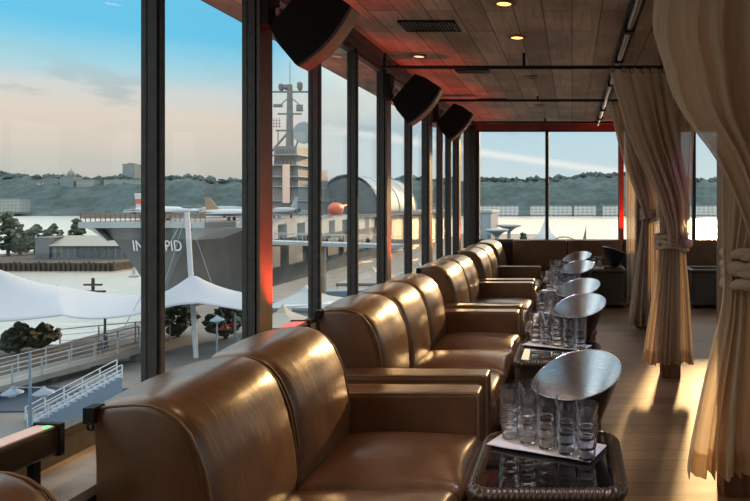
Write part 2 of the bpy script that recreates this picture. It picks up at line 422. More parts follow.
wall_back(-.93, .79, 2, 'padded brown leather backrest along the end wall left of curtains')
wall_back(1.75, 3.9, 2, 'padded brown leather backrest on end wall right of middle curtain')

# ------------------------------------------------------------------ tables with buckets and glasses
def rrect(h, rad, n=8):
    out = []
    for (cx, cy, a0) in ((h-rad, h-rad, 0), (-h+rad, h-rad, PI/2), (-h+rad, -h+rad, PI), (h-rad, -h+rad, 1.5*PI)):
        for i in range(n+1):
            a = a0+i*PI/2/n; out.append((cx+rad*math.cos(a), cy+rad*math.sin(a)))
    return out
def dense(poly, step):
    out = []
    for i in range(len(poly)):
        a, b = Vector(poly[i]), Vector(poly[(i+1) % len(poly)]); k = max(1, int((b-a).length/step))
        for j in range(k): out.append(a+(b-a)*j/k)
    return out
TW = .275; TH = .55
tab = None
def table(x, y, label, w=1.0):
    global tab
    if tab is None:
        r = thing('wicker_table', (x, y, 0), label, 'table', 'wicker side tables')
        MB().prism(rrect(TW-.012, .06), .05, TH-.035).build('woven_body', M_wicker, r, 30)
        path = dense(rrect(TW-.026, .06), .003)
        N_ = len(path)
        MB().tube([(p.x, p.y, TH-.022) for p in path], .026, 20, closed=True,
                  rf=lambda i, k: 1+.16*abs(math.sin(PI*(i/6.0+k*2/20)))-.06+.05*math.cos(2*PI*k*5/20)).build('woven_rim', M_rim, r, 80)
        MB().tube([(p.x*1.02, p.y*1.02, .06) for p in dense(rrect(TW-.02, .06), .02)], .016, 10, closed=True).build('bottom_rim', M_rim, r, 60)
        MB().prism(rrect(TW-.05, .03), TH-.03, TH-.002).build('glass_top', M_tabletop, r)
        for sx in (-1, 1):
            for sy in (-1, 1): MB().lathe([(0,0),(.018,0),(.02,.05),(0,.05)], 10, (sx*.21, sy*.21, 0)).build('foot', M_black, r)
        tab = r; return r
    c = copy_tree(tab); c.location = (x, y, 0); c['label'] = label; return c
buck = None
def bucket(x, y, label, rz=0):
    global buck
    z0 = TH+.006
    if buck is None:
        r = thing('ice_bucket', (x, y, z0), label, 'ice bucket', 'steel ice buckets', rz)
        def rim(phi):
            tip = max(0, math.cos(phi-PI*1.02))**6
            return .172+.022*tip, .250+.058*math.cos(phi-1.05)-.012*tip
        def wall(u, v, off):
            phi = 2*PI*u; R, Z = rim(phi); rb = .062
            q = rb+(R-rb)*(v**.9)-off
            return Vector((q*math.cos(phi), q*math.sin(phi)*.98, .012+(Z-.012)*v))
        mb = MB(); A = mb.grid(lambda u, v: wall(u, v, 0), 72, 14, True)
        cb = mb.bm.verts.new((0,0,.002))
        for i in range(72): mb.bm.faces.new((A[0][(i+1) % 72], A[0][i], cb))
        shell = mb.build('outer_shell', M_steel_out, r, 60)
        mb = MB(); B = mb.grid(lambda u, v: wall(u, max(v, .05), .004), 72, 14, True)
        cb = mb.bm.verts.new((0,0,.025))
        for i in range(72): mb.bm.faces.new((B[0][i], B[0][(i+1) % 72], cb))
        mb.build('steel_lining', M_steel, r, 60)
        MB().tube([wall(i/96, 1, .002) for i in range(96)], .003, 6, closed=True).build('rim', M_steel, r, 60)
        buck = r; return r
    c = copy_tree(buck); c.location = (x, y, z0); c.rotation_euler = (0,0,rz); c['label'] = label; return c
glass = None
def tumbler(loc, label, rz, group):
    global glass
    if glass is None:
        prof_o = [(0,0),(.027,0),(.0305,.003),(.0335,.02),(.0345,.042),(.0365,.046),(.041,.075),(.0445,.094)]
        prof_i = [(.0435,.095),(.0385,.076),(.0335,.047),(.0315,.043),(.0305,.02),(.028,.012),(0,.011)]
        glass = MB().lathe(prof_o+prof_i, 18).build('tumbler', M_tumbler, None, 25)
        g = glass
    else:
        g = glass.copy(); C.objects.link(g)
    g.location = loc; g.rotation_euler = (0,0,rz); tag(g, label, 'glass', group); return g
ordw = ['first', 'second', 'third', 'fourth', 'fifth', 'sixth']
def napkin(x, y, rz, label, w=.43, d=.22):
    def fn(u, v):
        a = (u-.5)*w; b = (v-.5)*d
        z = .0014+.0012*math.sin(a*30)*math.sin(b*22+1)+.001
        return Vector((a, b+.01*math.sin(a*9), z))
    mb = MB(); mb.grid(fn, 24, 12)
    o = mb.build('napkin', M_napkin, None, 60, thick=.003); o.location = (x, y, TH+.004); o.rotation_euler = (0,0,rz)
    # second fold of the cloth
    mb = MB(); mb.grid(lambda u, v: fn(u, v)+Vector((.012, -.012, .0034)), 24, 12)
    f = mb.build('upper_fold', M_napkin, o, 60, thick=.0025); f.scale = (.97, .93, 1)
    return tag(o, label, 'napkin', 'white napkins under the glasses')
TX = -.085
tables = [(2.235, 'nearest', 1.0), (3.86, 'second nearest', 1), (4.72, 'third nearest', 1), (6.32, 'fourth nearest', 1), (7.55, 'fifth nearest', 1)]
for ti, (ty, word, _) in enumerate(tables):
    lab = ['dark wicker side table with black glass top, nearest of the row', 'second dark wicker table from the front, beside the three-seat sofa',
           'third dark wicker table from the front, at far end of three-seat sofa', 'fourth dark wicker table from the front along the sofas', 'fifth and last dark wicker table from the front along the sofas'][ti]
    table(TX, ty, lab)
    bx, by = [(.03, 2.445), (.06, 4.08), (.06, 4.94), (.07, 6.54), (.075, 7.77)][ti]
    bucket(bx, by, 'slant-rimmed steel ice bucket on the %s wicker table' % word, rz=[0, .05, -.05, .08, 0][ti])
    ang = -math.atan2(.201, .304)
    cx, cy = TX-.045, (ty+.115 if ti else 2.33)
    napkin(cx+.03, cy+.012, ang*.75, 'folded white napkin under tumblers on %s wicker table' % word, .43, .17)
    ux, uy = math.cos(ang), math.sin(ang)
    for row in range(2):
        for s in range(5 if row == 0 else 3):
            off = -.172+s*.0905+(.02 if row else 0)
            gx = cx+.025+ux*off - uy*.094*row; gy = cy-.02+uy*off + ux*.094*row
            if (Vector((gx, gy))-Vector((bx, by))).length < .178: continue
            for k in range(4):
                if row == 1 and k == 3 and s == 1: continue
                lab = '%s clear tumbler in %s %s-row stack from left on %s table' % (['bottom', 'second', 'third', 'fourth'][k], ordw[s], ['front', 'back'][row], word)
                tumbler((gx, gy, TH+.0115+k*.036), lab, random.random(), 'tumblers stacked on the %s table' % word)
# two tables by the end wall
table(.50, 8.78, 'dark wicker side table at the end wall beside the pillar')
bucket(.62, 8.80, 'slant-rimmed steel ice bucket on the end wall table', rz=2.6)
napkin(.37, 8.70, 0, 'folded white napkin under tumblers on the end wall table', .16, .14)
for s in range(2):
    for k in range(3):
        tumbler((.315+s*.092, 8.70, TH+.0115+k*.036), 'clear tumbler, %s of the %s stack on the end wall table' % (['bottom', 'middle', 'top'][k], ['left', 'right'][s]), .3*k, 'tumblers stacked on the end wall table')
table(1.96, 8.78, 'dark wicker side table at end wall glimpsed between the curtains')

# ------------------------------------------------------------------ wall lights on the ledge
M_lens = mat('light_lens', (.7, .55, .45), .2, emit=(1, .5, .32), estr=.2)
M_green = mat('green_indicator', (.05, .8, .15), .3, emit=(.05, 1, .2), estr=1.5)
M_red_led = mat('red_lens', (.5, .05, .03), .2, emit=(1, .06, .02), estr=.5)
def light_bar(x, y, L, label, rz=0, lens=None, w=.10):
    r = thing('light_bar', (x, y, .685), label, 'light', 'light bars on the window ledge', rz)
    h = MB().rbox(-w/2, w/2, -L, 0, .085, .165, .012, 4).build('housing', M_black if lens is None else M_col2, r, 40)
    MB().box(-w/2+.012, w/2-.012, -L+.015, -.015, .1645, .168).build('lens', lens or M_red_led, r)
    MB().box(-w/2-.003, w/2+.003, -.012, .003, .08, .172).build('end_cap', M_black, r)
    for yy in (-.05, -L+.10, -.30):
        if yy < -L+.05: continue
        MB().box(-.010, .012, yy-.010, yy+.010, 0, .088).build('bracket', M_black, r)
    if lens is not None: MB().box(w/2-.03, w/2-.015, -.035, -.02, .1682, .17).build('indicator', M_green, r)
    return r
M_col2 = mat('brown_housing', (.03, .018, .012), .35)
light_bar(-1.53, 1.76, .46, 'long dark light bar with pale lens on the ledge, bottom left', -.10, M_lens, .08)
light_bar(-1.49, 3.30, .26, 'short dark light bar on ledge beside the first red-lit column')
light_bar(-1.49, 5.42, .26, 'short dark light bar on ledge beside the second red-lit column')
light_bar(-1.49, 6.97, .26, 'short dark light bar on ledge beside the third red-lit column')
light_bar(-1.49, 8.58, .22, 'short dark light bar on ledge near the far corner')

# ------------------------------------------------------------------ speakers
def speaker(x, y, z, label, sc=1):
    r = thing('loudspeaker', (x, y, z), label, 'speaker', 'speakers hung along the window wall')
    # outline in XZ, front (curved grille) to +x before the tilt
    h, dpt = .205*sc, .13*sc
    out = [(-dpt, -h*.80), (-dpt*.2, -h*.93), (dpt*.8, -h)]
    front = [(dpt*.8+.03*sc*(1-(t/4)**2), h*t/4) for t in range(-4, 5)]
    body = [(-dpt, -h*.72), (-dpt*.3, -h*.9)] + front + [(-dpt*.3, h*.9), (-dpt, h*.72)]
    T = Matrix.Rotation(math.radians(42), 4, 'Y')
    MB().prism(body, -.06*sc, .06*sc, 'y', T).build('cabinet', M_speaker, r, 30)
    g = [(p[0]+.002, p[1]) for p in front] + [(p[0]+.018, p[1]*.985) for p in reversed(front)]
    MB().prism(g, -.058*sc, .058*sc, 'y', T).build('grille', M_grille, r, 30)
    wallx = XL+.04-x
    MB().rbox(wallx, wallx+.07, -.06, .06, -.02, .20, .008, 2).build('wall_plate', M_black, r, 40)
    MB().bar((wallx+.07, 0, .06), (-.12, 0, .02), .018, 8).lathe([(0,-.02),(.025,-.02),(.025,.02),(0,.02)], 12, (wallx+.09, 0, .06)).build('swivel_bracket', M_conduit, r, 40)
    return r
speaker(-1.345, 3.11, 2.425, 'nearest black loudspeaker hanging tilted from the window wall')
speaker(-1.335, 5.15, 2.40, 'middle black loudspeaker hanging tilted from the window wall')
speaker(-1.36, 6.95, 2.45, 'farthest black loudspeaker hanging tilted from the window wall')

# ------------------------------------------------------------------ ceiling fittings
M_amber = mat('amber_lamp', (.9, .5, .15), .3, emit=(1, .5, .12), estr=3)
M_trimring = mat('bronze_ring', (.22, .13, .07), .35, metal=.8)
M_redlamp = mat('red_lamp', (.9, .3, .2), .3, emit=(1, .25, .15), estr=3)
def downlight(x, y, label, lampm):
    r = thing('ceiling_light', (x, y, CEIL), label, 'ceiling light', 'recessed ceiling lights')
    MB().lathe([(.045,-.001),(.05,-.012),(.072,-.01),(.078,-.001)], 28).build('ring', M_trimring, r, 40)
    MB().lathe([(0,-.004),(.045,-.004),(.045,-.001)], 24).build('lamp', lampm, r)
downlight(-.425, 3.75, 'amber recessed ceiling light at the top edge of the photo', M_amber)
downlight(-.414, 4.52, 'amber recessed ceiling light just beyond the first, before the rods', M_amber)
M_dim = mat('unlit_lamp', (.2, .14, .09), .3)
downlight(-.40, 5.95, 'unlit recessed ceiling light just beyond the first iron rod', M_dim)
downlight(-.41, 7.65, 'unlit recessed ceiling light just beyond the second iron rod', M_dim)
downlight(-1.30, 5.1, 'red recessed ceiling light above the middle speaker', M_redlamp)
def vent(x, y, w, d, label):
    r = thing('ceiling_vent', (x, y, CEIL), label, 'vent', 'ceiling vents')
    f = MB()
    for (a, b, c, e) in ((-w/2, w/2, -d/2, -d/2+.02), (-w/2, w/2, d/2-.02, d/2), (-w/2, -w/2+.02, -d/2, d/2), (w/2-.02, w/2, -d/2, d/2)): f.box(a, b, c, e, -.014, 0)
    f.build('frame', M_rod, r)
    MB().box(-w/2+.02, w/2-.02, -d/2+.02, d/2-.02, -.004, -.001).build('backing', M_speaker, r)
    n = int(w/.024)
    sl = MB()
    for i in range(n):
        xx = -w/2+.024+i*(w-.05)/max(1, n-1); sl.box(xx-.003, xx+.003, -d/2+.02, d/2-.02, -.012, -.004)
    sl.build('louvres', M_conduit, r)
vent(-1.0, 4.22, .39, .24, 'largest ceiling vent, between the nearest and middle speakers')
vent(-.94, 5.66, .31, .14, 'ceiling vent right beside the first iron rod')
vent(-.95, 7.25, .34, .16, 'farthest ceiling vent, beside the second iron rod')
def rod(y, z, label):
    r = thing('ceiling_rod', (0, y, z), label, 'rod', 'iron rods across the ceiling')
    MB().bar((-1.58, 0, 0), (3.6, 0, 0), .016, 10).build('bar', M_rod, r, 60)
    for x in (-1.56, -.4, 1.0, 2.4): MB().box(x-.012, x+.012, -.012, .012, 0, CEIL-z).build('hanger', M_rod, r)
rod(2.93, 2.72, 'iron rod overhead that carries the nearest curtain')
rod(5.0, 2.63, 'nearest black iron rod in view crossing the ceiling')
rod(7.02, 2.70, 'second black iron rod crossing the ceiling')
rod(8.85, 2.69, 'farthest black iron rod crossing the ceiling before the end window')
r = thing('ceiling_track', (.40, 0, CEIL), 'long dark ceiling track with grey conduit running towards the end window', 'track')
MB().box(-.045, .045, .6, 9.3, -.03, 0).build('channel', M_rod, r)
for a, b in ((.7, 4.1), (4.2, 5.0), (5.1, 6.0), (6.1, 7.6), (7.75, 9.2)):
    MB().bar((-.005, a, -.05), (-.005, b, -.05), .02, 12).build('conduit', M_conduit, r, 60)
for y in (1.5, 2.8, 4.15, 5.05, 6.05, 7.68, 8.5):
    MB().box(-.04, .03, y-.03, y+.03, -.078, -.02).build('clamp', M_rod, r)

# ------------------------------------------------------------------ posts and curtains
def post(y, n):
    structure('trim_post_%d' % n, MB().rbox(.775, .935, y-.08, y+.08, 0, CEIL, .006, 3), M_post, smooth=40)
for n, y in enumerate((3.14, 5.23, 7.26)): post(y, n+1)
def lerp(K, z):
    for (a, va), (b, vb) in zip(K, K[1:]):
        if a >= z >= b: return va+(vb-va)*(a-z)/((a-b) or 1)
    return K[0][1] if z > K[0][0] else K[-1][1]
def smooth_lerp(K, z):
    d = .06; return (lerp(K, z-d)+2*lerp(K, z)+lerp(K, z+d))/4
def cloth(top, hem, left, right, amp, folds, seed, y=0):
    def fn(u, v):
        z = top+(hem-top)*v
        l, rr = smooth_lerp(left, z), smooth_lerp(right, z); a = smooth_lerp(amp, z)
        ph = 2*PI*folds*(u+.05*math.sin(3*u+seed)) + seed
        yy = a*math.sin(ph)+a*.4*math.sin(2.3*ph+1+1.2*v)+a*.5*noise.noise(Vector((u*5+seed, v*2, 0)))
        xx = l+(rr-l)*u + a*.35*math.sin(ph*.5+seed)*(1 if 0 < u < 1 else .4)
        zz = z + (.008*noise.noise(Vector((u*7+seed, 3, 1))) if v > .97 else 0)
        return Vector((xx, yy+y, zz))
    return fn
def curtain(y, label, m, back, swag=None, tie=None, rings=(0, 1)):
    r = thing('curtain', (0, y, 0), label, 'curtain', 'tied sheer curtains')
    fn = cloth(*back); mb = MB(); mb.grid(fn, 150, 90); mb.build('drape', m, r, 180)
    hb = MB(); hb.grid(lambda u, v: fn(u, 1-.045*(1-v))+Vector((0, -.004, 0)), 150, 4); hb.build('hem_band', m, r, 180)
    fs = [fn]
    if swag:
        fs.append(cloth(*swag)); mb = MB(); mb.grid(fs[1], 110, 70); mb.build('swag', m, r, 180)
    for f in fs:
        for i in range(6):
            p = f((i+.3)/6, .012)
            MB().tube([(p.x+.018*math.cos(t*PI/6), p.y-.006, p.z+.018*math.sin(t*PI/6)) for t in range(12)], .005, 6, closed=True).build('grommet', M_grommet, r, 60)
    if tie:
        z, x0, x1, dep, h, yc = tie
        cx = (x0+x1)/2; hw = (x1-x0)/2; b = MB(); nb = 8
        for k in range(nb):
            tl = (-.02, .02, -.03, .015, 0, .03, -.015, .01)[k]; zc = z-h/2+h*k/(nb-1)
            b.tube([(cx+hw*math.cos(t)*1.02, yc+dep*math.sin(t), zc+tl*math.cos(t)+.006*math.sin(3*t+k)) for t in [2*PI*i/44 for i in range(44)]],
                   [h*.13+.006*math.sin(i*.9+k*2) for i in range(44)], 10, closed=True)
        b.rbox(cx+hw*.6, cx+hw*1.2, yc-dep-.04, yc-dep+.03, z-h*.4, z+h*.3, .03, 4, wob=.012)
        b.build('tie_band', M_tie, r, 70)
    return r
curtain(2.97, 'nearest pale sheer curtain tied to its post at right edge of photo', M_sheer_n,
    (2.70, .155, [(2.70,.72),(1.4,.735),(1.25,.74),(1.1,.75),(.95,.73),(.6,.645),(.3,.585),(.155,.565)], [(2.70,1.5),(1.5,1.3),(1.2,1.07),(1.05,1.07),(.8,1.14),(.155,1.26)],
     [(2.70,.03),(1.5,.03),(1.2,.022),(1.0,.025),(.6,.04),(.155,.055)], 11, 1.0, 0),
    (2.70, 1.14, [(2.70,.43),(2.5,.398),(2.38,.38),(2.29,.388),(2.17,.432),(2.026,.468),(1.88,.551),(1.76,.654),(1.67,.713),(1.54,.777),(1.407,.83),(1.25,.875),(1.14,.88)],
     [(2.70,1.30),(2.2,1.27),(1.7,1.18),(1.4,1.10),(1.14,1.06)], [(2.70,.035),(2.2,.055),(1.6,.045),(1.3,.024),(1.14,.018)], 7, 2.0, -.085),
    (1.175, .775, 1.07, .13, .17, .05))
curtain(5.04, 'second tan sheer curtain, tied at its post in middle of the three', M_sheer,
    (2.61, .15, [(2.61,.60),(1.9,.64),(1.5,.71),(1.25,.72),(1.15,.73),(1.05,.725),(.8,.685),(.4,.625),(.15,.59)], [(2.61,1.06),(1.6,1.0),(1.25,.965),(1.1,.955),(.8,.985),(.15,1.03)],
     [(2.61,.03),(1.5,.03),(1.2,.02),(1.0,.022),(.6,.035),(.15,.05)], 9, 2.3, 0),
    (2.61, 1.14, [(2.61,.305),(2.36,.38),(2.1,.455),(1.9,.535),(1.59,.69),(1.4,.755),(1.29,.79),(1.14,.80)], [(2.61,.80),(2.2,.86),(1.8,.94),(1.5,.985),(1.25,.975),(1.14,.95)],
     [(2.61,.022),(2.0,.035),(1.5,.03),(1.25,.018),(1.14,.016)], 6, 3.1, -.085),
    (1.175, .715, .975, .125, .10, .05))
curtain(7.06, 'third tan sheer curtain, tied high, half hidden behind the second', M_sheer,
    (2.68, .06, [(2.68,.62),(1.9,.68),(1.6,.80),(1.36,.83),(1.2,.82),(.8,.76),(.06,.67)], [(2.68,1.2),(1.6,1.06),(1.36,1.0),(1.2,1.0),(.8,1.05),(.06,1.10)],
     [(2.68,.03),(1.6,.028),(1.36,.02),(1.0,.025),(.06,.05)], 9, 4.1, 0),
    (2.68, 1.33, [(2.68,.42),(2.475,.47),(2.2,.53),(1.91,.615),(1.6,.73),(1.45,.80),(1.33,.83)], [(2.68,.85),(1.9,.95),(1.45,1.0),(1.33,.99)],
     [(2.68,.022),(2.0,.035),(1.5,.025),(1.33,.016)], 6, 5.2, -.085),
    (1.37, .82, 1.01, .125, .10, .05))
curtain(8.85, 'straight untied sheer curtain hanging near the end wall', M_sheer,
    (2.66, .02, [(2.66,.78),(.02,.80)], [(2.66,1.42),(1.4,1.25),(.02,1.22)], [(2.66,.03),(.02,.045)], 7, 5.5, 0))

# ------------------------------------------------------------------ outside: water, plaza, piers
WZ, PZ = -19.0, -15.0
def water_mat():
    m = mat('river_water', (.68, .63, .56), .28, metal=.72); N, L = nodes(m); b = N['Principled BSDF']
    tc = N.new('ShaderNodeTexCoord'); mp = N.new('ShaderNodeMapping'); mp.inputs['Scale'].default_value = (.35, .9, 1)
    L.new(tc.outputs['Object'], mp.inputs[0]); t = N.new('ShaderNodeTexNoise'); t.inputs['Scale'].default_value = .55; t.inputs['Detail'].default_value = 5
    L.new(mp.outputs[0], t.inputs['Vector']); bp = N.new('ShaderNodeBump'); bp.inputs['Strength'].default_value = .5; bp.inputs['Distance'].default_value = .6
    L.new(t.outputs['Fac'], bp.inputs['Height']); L.new(bp.outputs[0], b.inputs['Normal']); return m
M_water = water_mat()
structure('river_water', MB().box(-1600, 1200, 20, 960, WZ-1, WZ), M_water)
M_concrete = mat('plaza_concrete', (.17, .17, .165), .8, var=.2, vscale=.4)
M_asphalt = mat('plaza_paving', (.10, .105, .11), .85, var=.25, vscale=.3)
structure('ground_plaza', MB().prism([(-90, 8), (12, 8), (12, 100), (-60, 100), (-60, 70), (-90, 70)], -21, PZ, 'z'), M_asphalt)
structure('ground_pier', MB().box(-61, -16, 100, 330, -21, PZ-.5), M_concrete)
M_white = mat('white_paint', (.46, .49, .53), .5)
M_lav = mat('canopy_membrane', (.29, .325, .38), .6)
M_rail = mat('galvanised_rail', (.32, .36, .40), .45, metal=.3)
M_blue = mat('blue_grey_paint', (.13, .19, .26), .5)
M_hull = mat('hull_grey_paint', (.105, .125, .14), .6, var=.18, vscale=.25, stretch=(1,1,.3))
M_hull_d = mat('hull_dark_grey', (.10, .11, .12), .6, var=.2, vscale=.3)
M_hull_l = mat('hull_light_grey', (.28, .33, .36), .55)
M_deck = mat('flight_deck_grey', (.13, .13, .135), .8)
M_tower = mat('island_grey_paint', (.16, .18, .19), .6, var=.15, vscale=.5)
M_letter = mat('white_lettering', (.70, .73, .75), .6)
M_orange = mat('orange_red_paint', (.55, .12, .06), .5)
M_brown = mat('aircraft_tan', (.30, .21, .14), .55)
M_rust = mat('dock_timber', (.05, .042, .034), .85, var=.3, vscale=.5)
M_roof = mat('shed_roof', (.27, .26, .23), .7)
M_leaf = mat('tree_leaves', (.035, .055, .032), .8, var=.4, vscale=.8)
M_bark = mat('tree_bark', (.09, .065, .05), .9)
M_person = mat('dark_clothing', (.05, .05, .07), .8)
M_skin = mat('skin', (.5, .33, .25), .6)

# tensile canopy: one membrane with two peaks
cr = thing('tensile_canopy', (-47, 62, PZ), 'white tensile fabric canopy with two peaks over the plaza', 'canopy')
pk = [(at(-6, 268, 62), 5.2), (at(193, 275, 64), 3.6)]
def canopy(u, v):
    a = at(-40, 330, 55)*(1-u)+at(243, 322, 62)*u; b = at(-40, 290, 75)*(1-u)+at(243, 305, 74)*u
    p = a+(b-a)*v
    sag = -.9*math.sin(PI*((u*2.0+.35) % 1.0))*(1-.5*math.sin(PI*v))
    base = -9.9 + .9*sag + .8*math.sin(PI*v)
    z = base
    for q, w in pk:
        d = math.hypot(p.x-q.x, p.y-q.y)
        z = max(z, base) + (q.z-base)*math.exp(-(d/w)**1.05)
    ed = min(v, 1-v)
    p.y += (2.2*math.sin(PI*u*2.5)**2)*(1-2*v)*.6
    return Vector((p.x, p.y, z))-Vector((-47, 62, PZ))
mb = MB(); mb.grid(canopy, 80, 34); mb.build('membrane', M_lav, cr, 180, thick=.05)
t0 = at(187, 212, 64)-Vector((-47, 62, PZ)); t1 = at(196, 362, 64)-Vector((-47, 62, PZ)); t1.z = 0
MB().bar(t0, t1, .24, 10).build('mast', M_white, cr, 60)
t2 = at(-6, 230, 62)-Vector((-47, 62, PZ)); t3 = Vector((t2.x, t2.y, 0))
MB().bar(t2, t3, .24, 10).build('mast', M_white, cr, 60)
for q in ((150, 330, 70), (120, 335, 60), (228, 330, 70)):
    e = at(*q)-Vector((-47, 62, PZ)); MB().bar(t0, e, .035, 5).build('cable', M_rail, cr)
for px in (150, 235, 105):
    e = at(px, 320, 66); MB().bar((e.x+47, e.y-62, 0), (e.x+47, e.y-62, 4.4), .12, 8).build('support_post', M_blue, cr, 60)

def railing(pts, label, h=1.15, step=2.2, name='railing'):
    pts = [Vector(p) for p in pts]; r = thing(name, pts[0], label, 'railing'); o = pts[0]
    rl = MB()
    for k, q in enumerate((h, h*.75, h*.5, h*.25)):
        rl.tube([p-o+Vector((0,0,q)) for p in pts], .05 if k == 0 else .025, 6)
    rl.build('rails', M_rail, r, 60)
    for a, b in zip(pts, pts[1:]):
        n = max(1, round((b-a).length/step))
        for i in range(n+1):
            p = a+(b-a)*i/n-o
            MB().box(p.x-.05, p.x+.05, p.y-.05, p.y+.05, p.z, p.z+h).build('rail_post', M_rail, r)
# elevated walkway under the canopy
w0, w1 = at(-20, 392, 49), at(160, 343, 64)
wk = thing('walkway', (w0.x, w0.y, PZ), 'raised concrete walkway sloping up under the white canopy', 'walkway')
d = (w1-w0); side = Vector((-d.y, d.x, 0)).normalized()*3.0
o0 = Vector((w0.x, w0.y, PZ)); mb = MB()
A = [w0-o0, w1-o0, w1+side-o0, w0+side-o0]
vs = [mb.bm.verts.new(p) for p in A]+[mb.bm.verts.new(p-Vector((0,0,.5))) for p in A]
mb.bm.faces.new(vs[:4]); mb.bm.faces.new(list(reversed(vs[4:])))
for i in range(4): mb.bm.faces.new((vs[i], vs[(i+1) % 4], vs[4+(i+1) % 4], vs[4+i]))
mb.build('deck', M_concrete, wk)
for t in (.15, .4, .65, .9):
    p = w0-o0+d*t+side*.5; MB().box(p.x-.3, p.x+.3, p.y-.3, p.y+.3, 0, p.z-.45).build('pier_support', M_concrete, wk)
up = Vector((0,0,.01))
railing([w0+up, w1+up], 'metal railing on the near edge of the sloping walkway', 1.6)
railing([w0+side+up, w1+side+up], 'metal railing on the far edge of the sloping walkway', 1.6)
w2, w3 = at(60, 352, 66), at(170, 322, 72)
railing([Vector((w2.x, w2.y, PZ)), Vector((w3.x, w3.y, PZ))], 'taller grey fence behind the walkway under the canopy', 2.6, 3, 'fence')
# stairs
st = thing('staircase', at(28, 428, 44)*1, 'blue-grey outdoor staircase leading up from the plaza', 'stairs'); so = st.location.copy(); so.z = PZ; st.location = so
top_ = at(122, 384, 48); dirv = Vector((top_.x-so.x, top_.y-so.y, 0)); Ls = dirv.length; dirv.normalize(); sd = Vector((-dirv.y, dirv.x, 0))
stp = MB()
for i in range(16):
    R = Matrix(((dirv.x, sd.x, 0, 0), (dirv.y, sd.y, 0, 0), (0, 0, 1, 0), (0,0,0,1)))
    stp.box(i*Ls/16, (i+1)*Ls/16, 0, 2.2, 0, .16*(i+1), R)
stp.build('steps', M_blue, st)
for k in (0, 2.2):
    hr = MB()
    for q in (1.0, .6, .3):
        hr.bar(sd*k+Vector((0,0,q)), sd*k+dirv*Ls+Vector((0,0,2.56+q)), .045, 6)
    hr.build('handrail', M_white, st, 60)
    for i in range(6):
        p = sd*k+dirv*Ls*i/5; MB().box(p.x-.04, p.x+.04, p.y-.04, p.y+.04, 2.5*i/5, 2.5*i/5+1.05).build('baluster', M_white, st)
# dark pool
p0 = at(30, 393, 52)
structure('ground_basin', MB().prism([(p0.x-9, 46.5), (p0.x+7, 47.5), (p0.x+9, 53), (p0.x-10, 54)], PZ, PZ+.12, 'z'), mat('basin_dark_blue', (.03, .05, .08), .25))
# street lamp with two shades
def street_lamp(px, y, label, h, both=True):
    b = at(px, 300, y); r = thing('street_lamp', (b.x, b.y, PZ), label, 'street lamp')
    MB().tube([(0,0,0), (0,0,h)], [.11, .07], 8).build('pole', M_blue, r, 60)
    if both: MB().bar((-1.3, 0, h*.53), (1.0, 0, h*.53), .05, 6).build('cross_arm', M_blue, r, 60)
    for x in ((-1.3, 1.0) if both else (.0,)):
        z = h*.53 if both else h
        MB().lathe([(.05,.12),(.10,.0),(.26,-.14),(.62,-.34),(.66,-.44),(.0,-.44)], 16, (x, 0, z)).build('lamp_shade', M_blue, r, 50)
        MB().lathe([(0,-.72),(.2,-.68),(.28,-.56),(.26,-.45)], 14, (x, 0, z)).build('globe', M_white, r, 60)
street_lamp(30, 44, 'blue-grey street lamp with two hanging shades beside the staircase', 5.6)
street_lamp(217, 60, 'single street lamp standing right of the canopy mast', 5.2, False)
street_lamp(262, 75, 'single street lamp standing on the pier before the ship', 6.0, False)

# people on the walkway
def person(p, label, h=1.68, face=0):
    me = bpy.data.meshes.new('person')
    V = [(0,0,.93),(0,0,1.15),(0,0,1.40),(0,0,1.48),(0,-.01,1.60),(-.10,0,.90),(-.11,.12,.50),(-.11,.02,.08),(-.11,-.12,.03),(.10,0,.90),(.11,-.10,.50),(.11,-.22,.08),(.11,-.36,.06),
         (-.19,0,1.38),(-.25,-.08,1.12),(-.23,-.22,.92),(.19,0,1.38),(.25,.06,1.12),(.25,.04,.86)]
    E = [(0,1),(1,2),(2,3),(3,4),(0,5),(5,6),(6,7),(7,8),(0,9),(9,10),(10,11),(11,12),(2,13),(13,14),(14,15),(2,16),(16,17),(17,18)]
    R = [.14,.13,.15,.055,.095,.09,.065,.04,.035,.09,.065,.04,.035,.06,.045,.03,.06,.045,.03]
    me.from_pydata(V, E, []); o = bpy.data.objects.new('person', me); C.objects.link(o)
    o.modifiers.new('skin', 'SKIN'); sk = me.skin_vertices[0].data
    for i, q in enumerate(R): sk[i].radius = (q, q*.85)
    sk[0].use_root = True
    s = o.modifiers.new('sub', 'SUBSURF'); s.levels = s.render_levels = 1
    me.materials.append(M_person); o.location = p; o.rotation_euler = (0,0,face); o.scale = (h/1.68,)*3
    hd = MB().blob((0, -.01, 1.60), .10, 2, .05, (.85, 1, 1.15)).build('head', M_skin, o, 180)
    return tag(o, label, 'person')
m0 = w0+d*.66+side*.4
person(m0+up, 'person in dark clothes walking on the raised walkway', 1.7, 1.2)
person(w0+d*.74+side*.7+up, 'second person further up the raised walkway, in dark clothes', 1.75, -1)

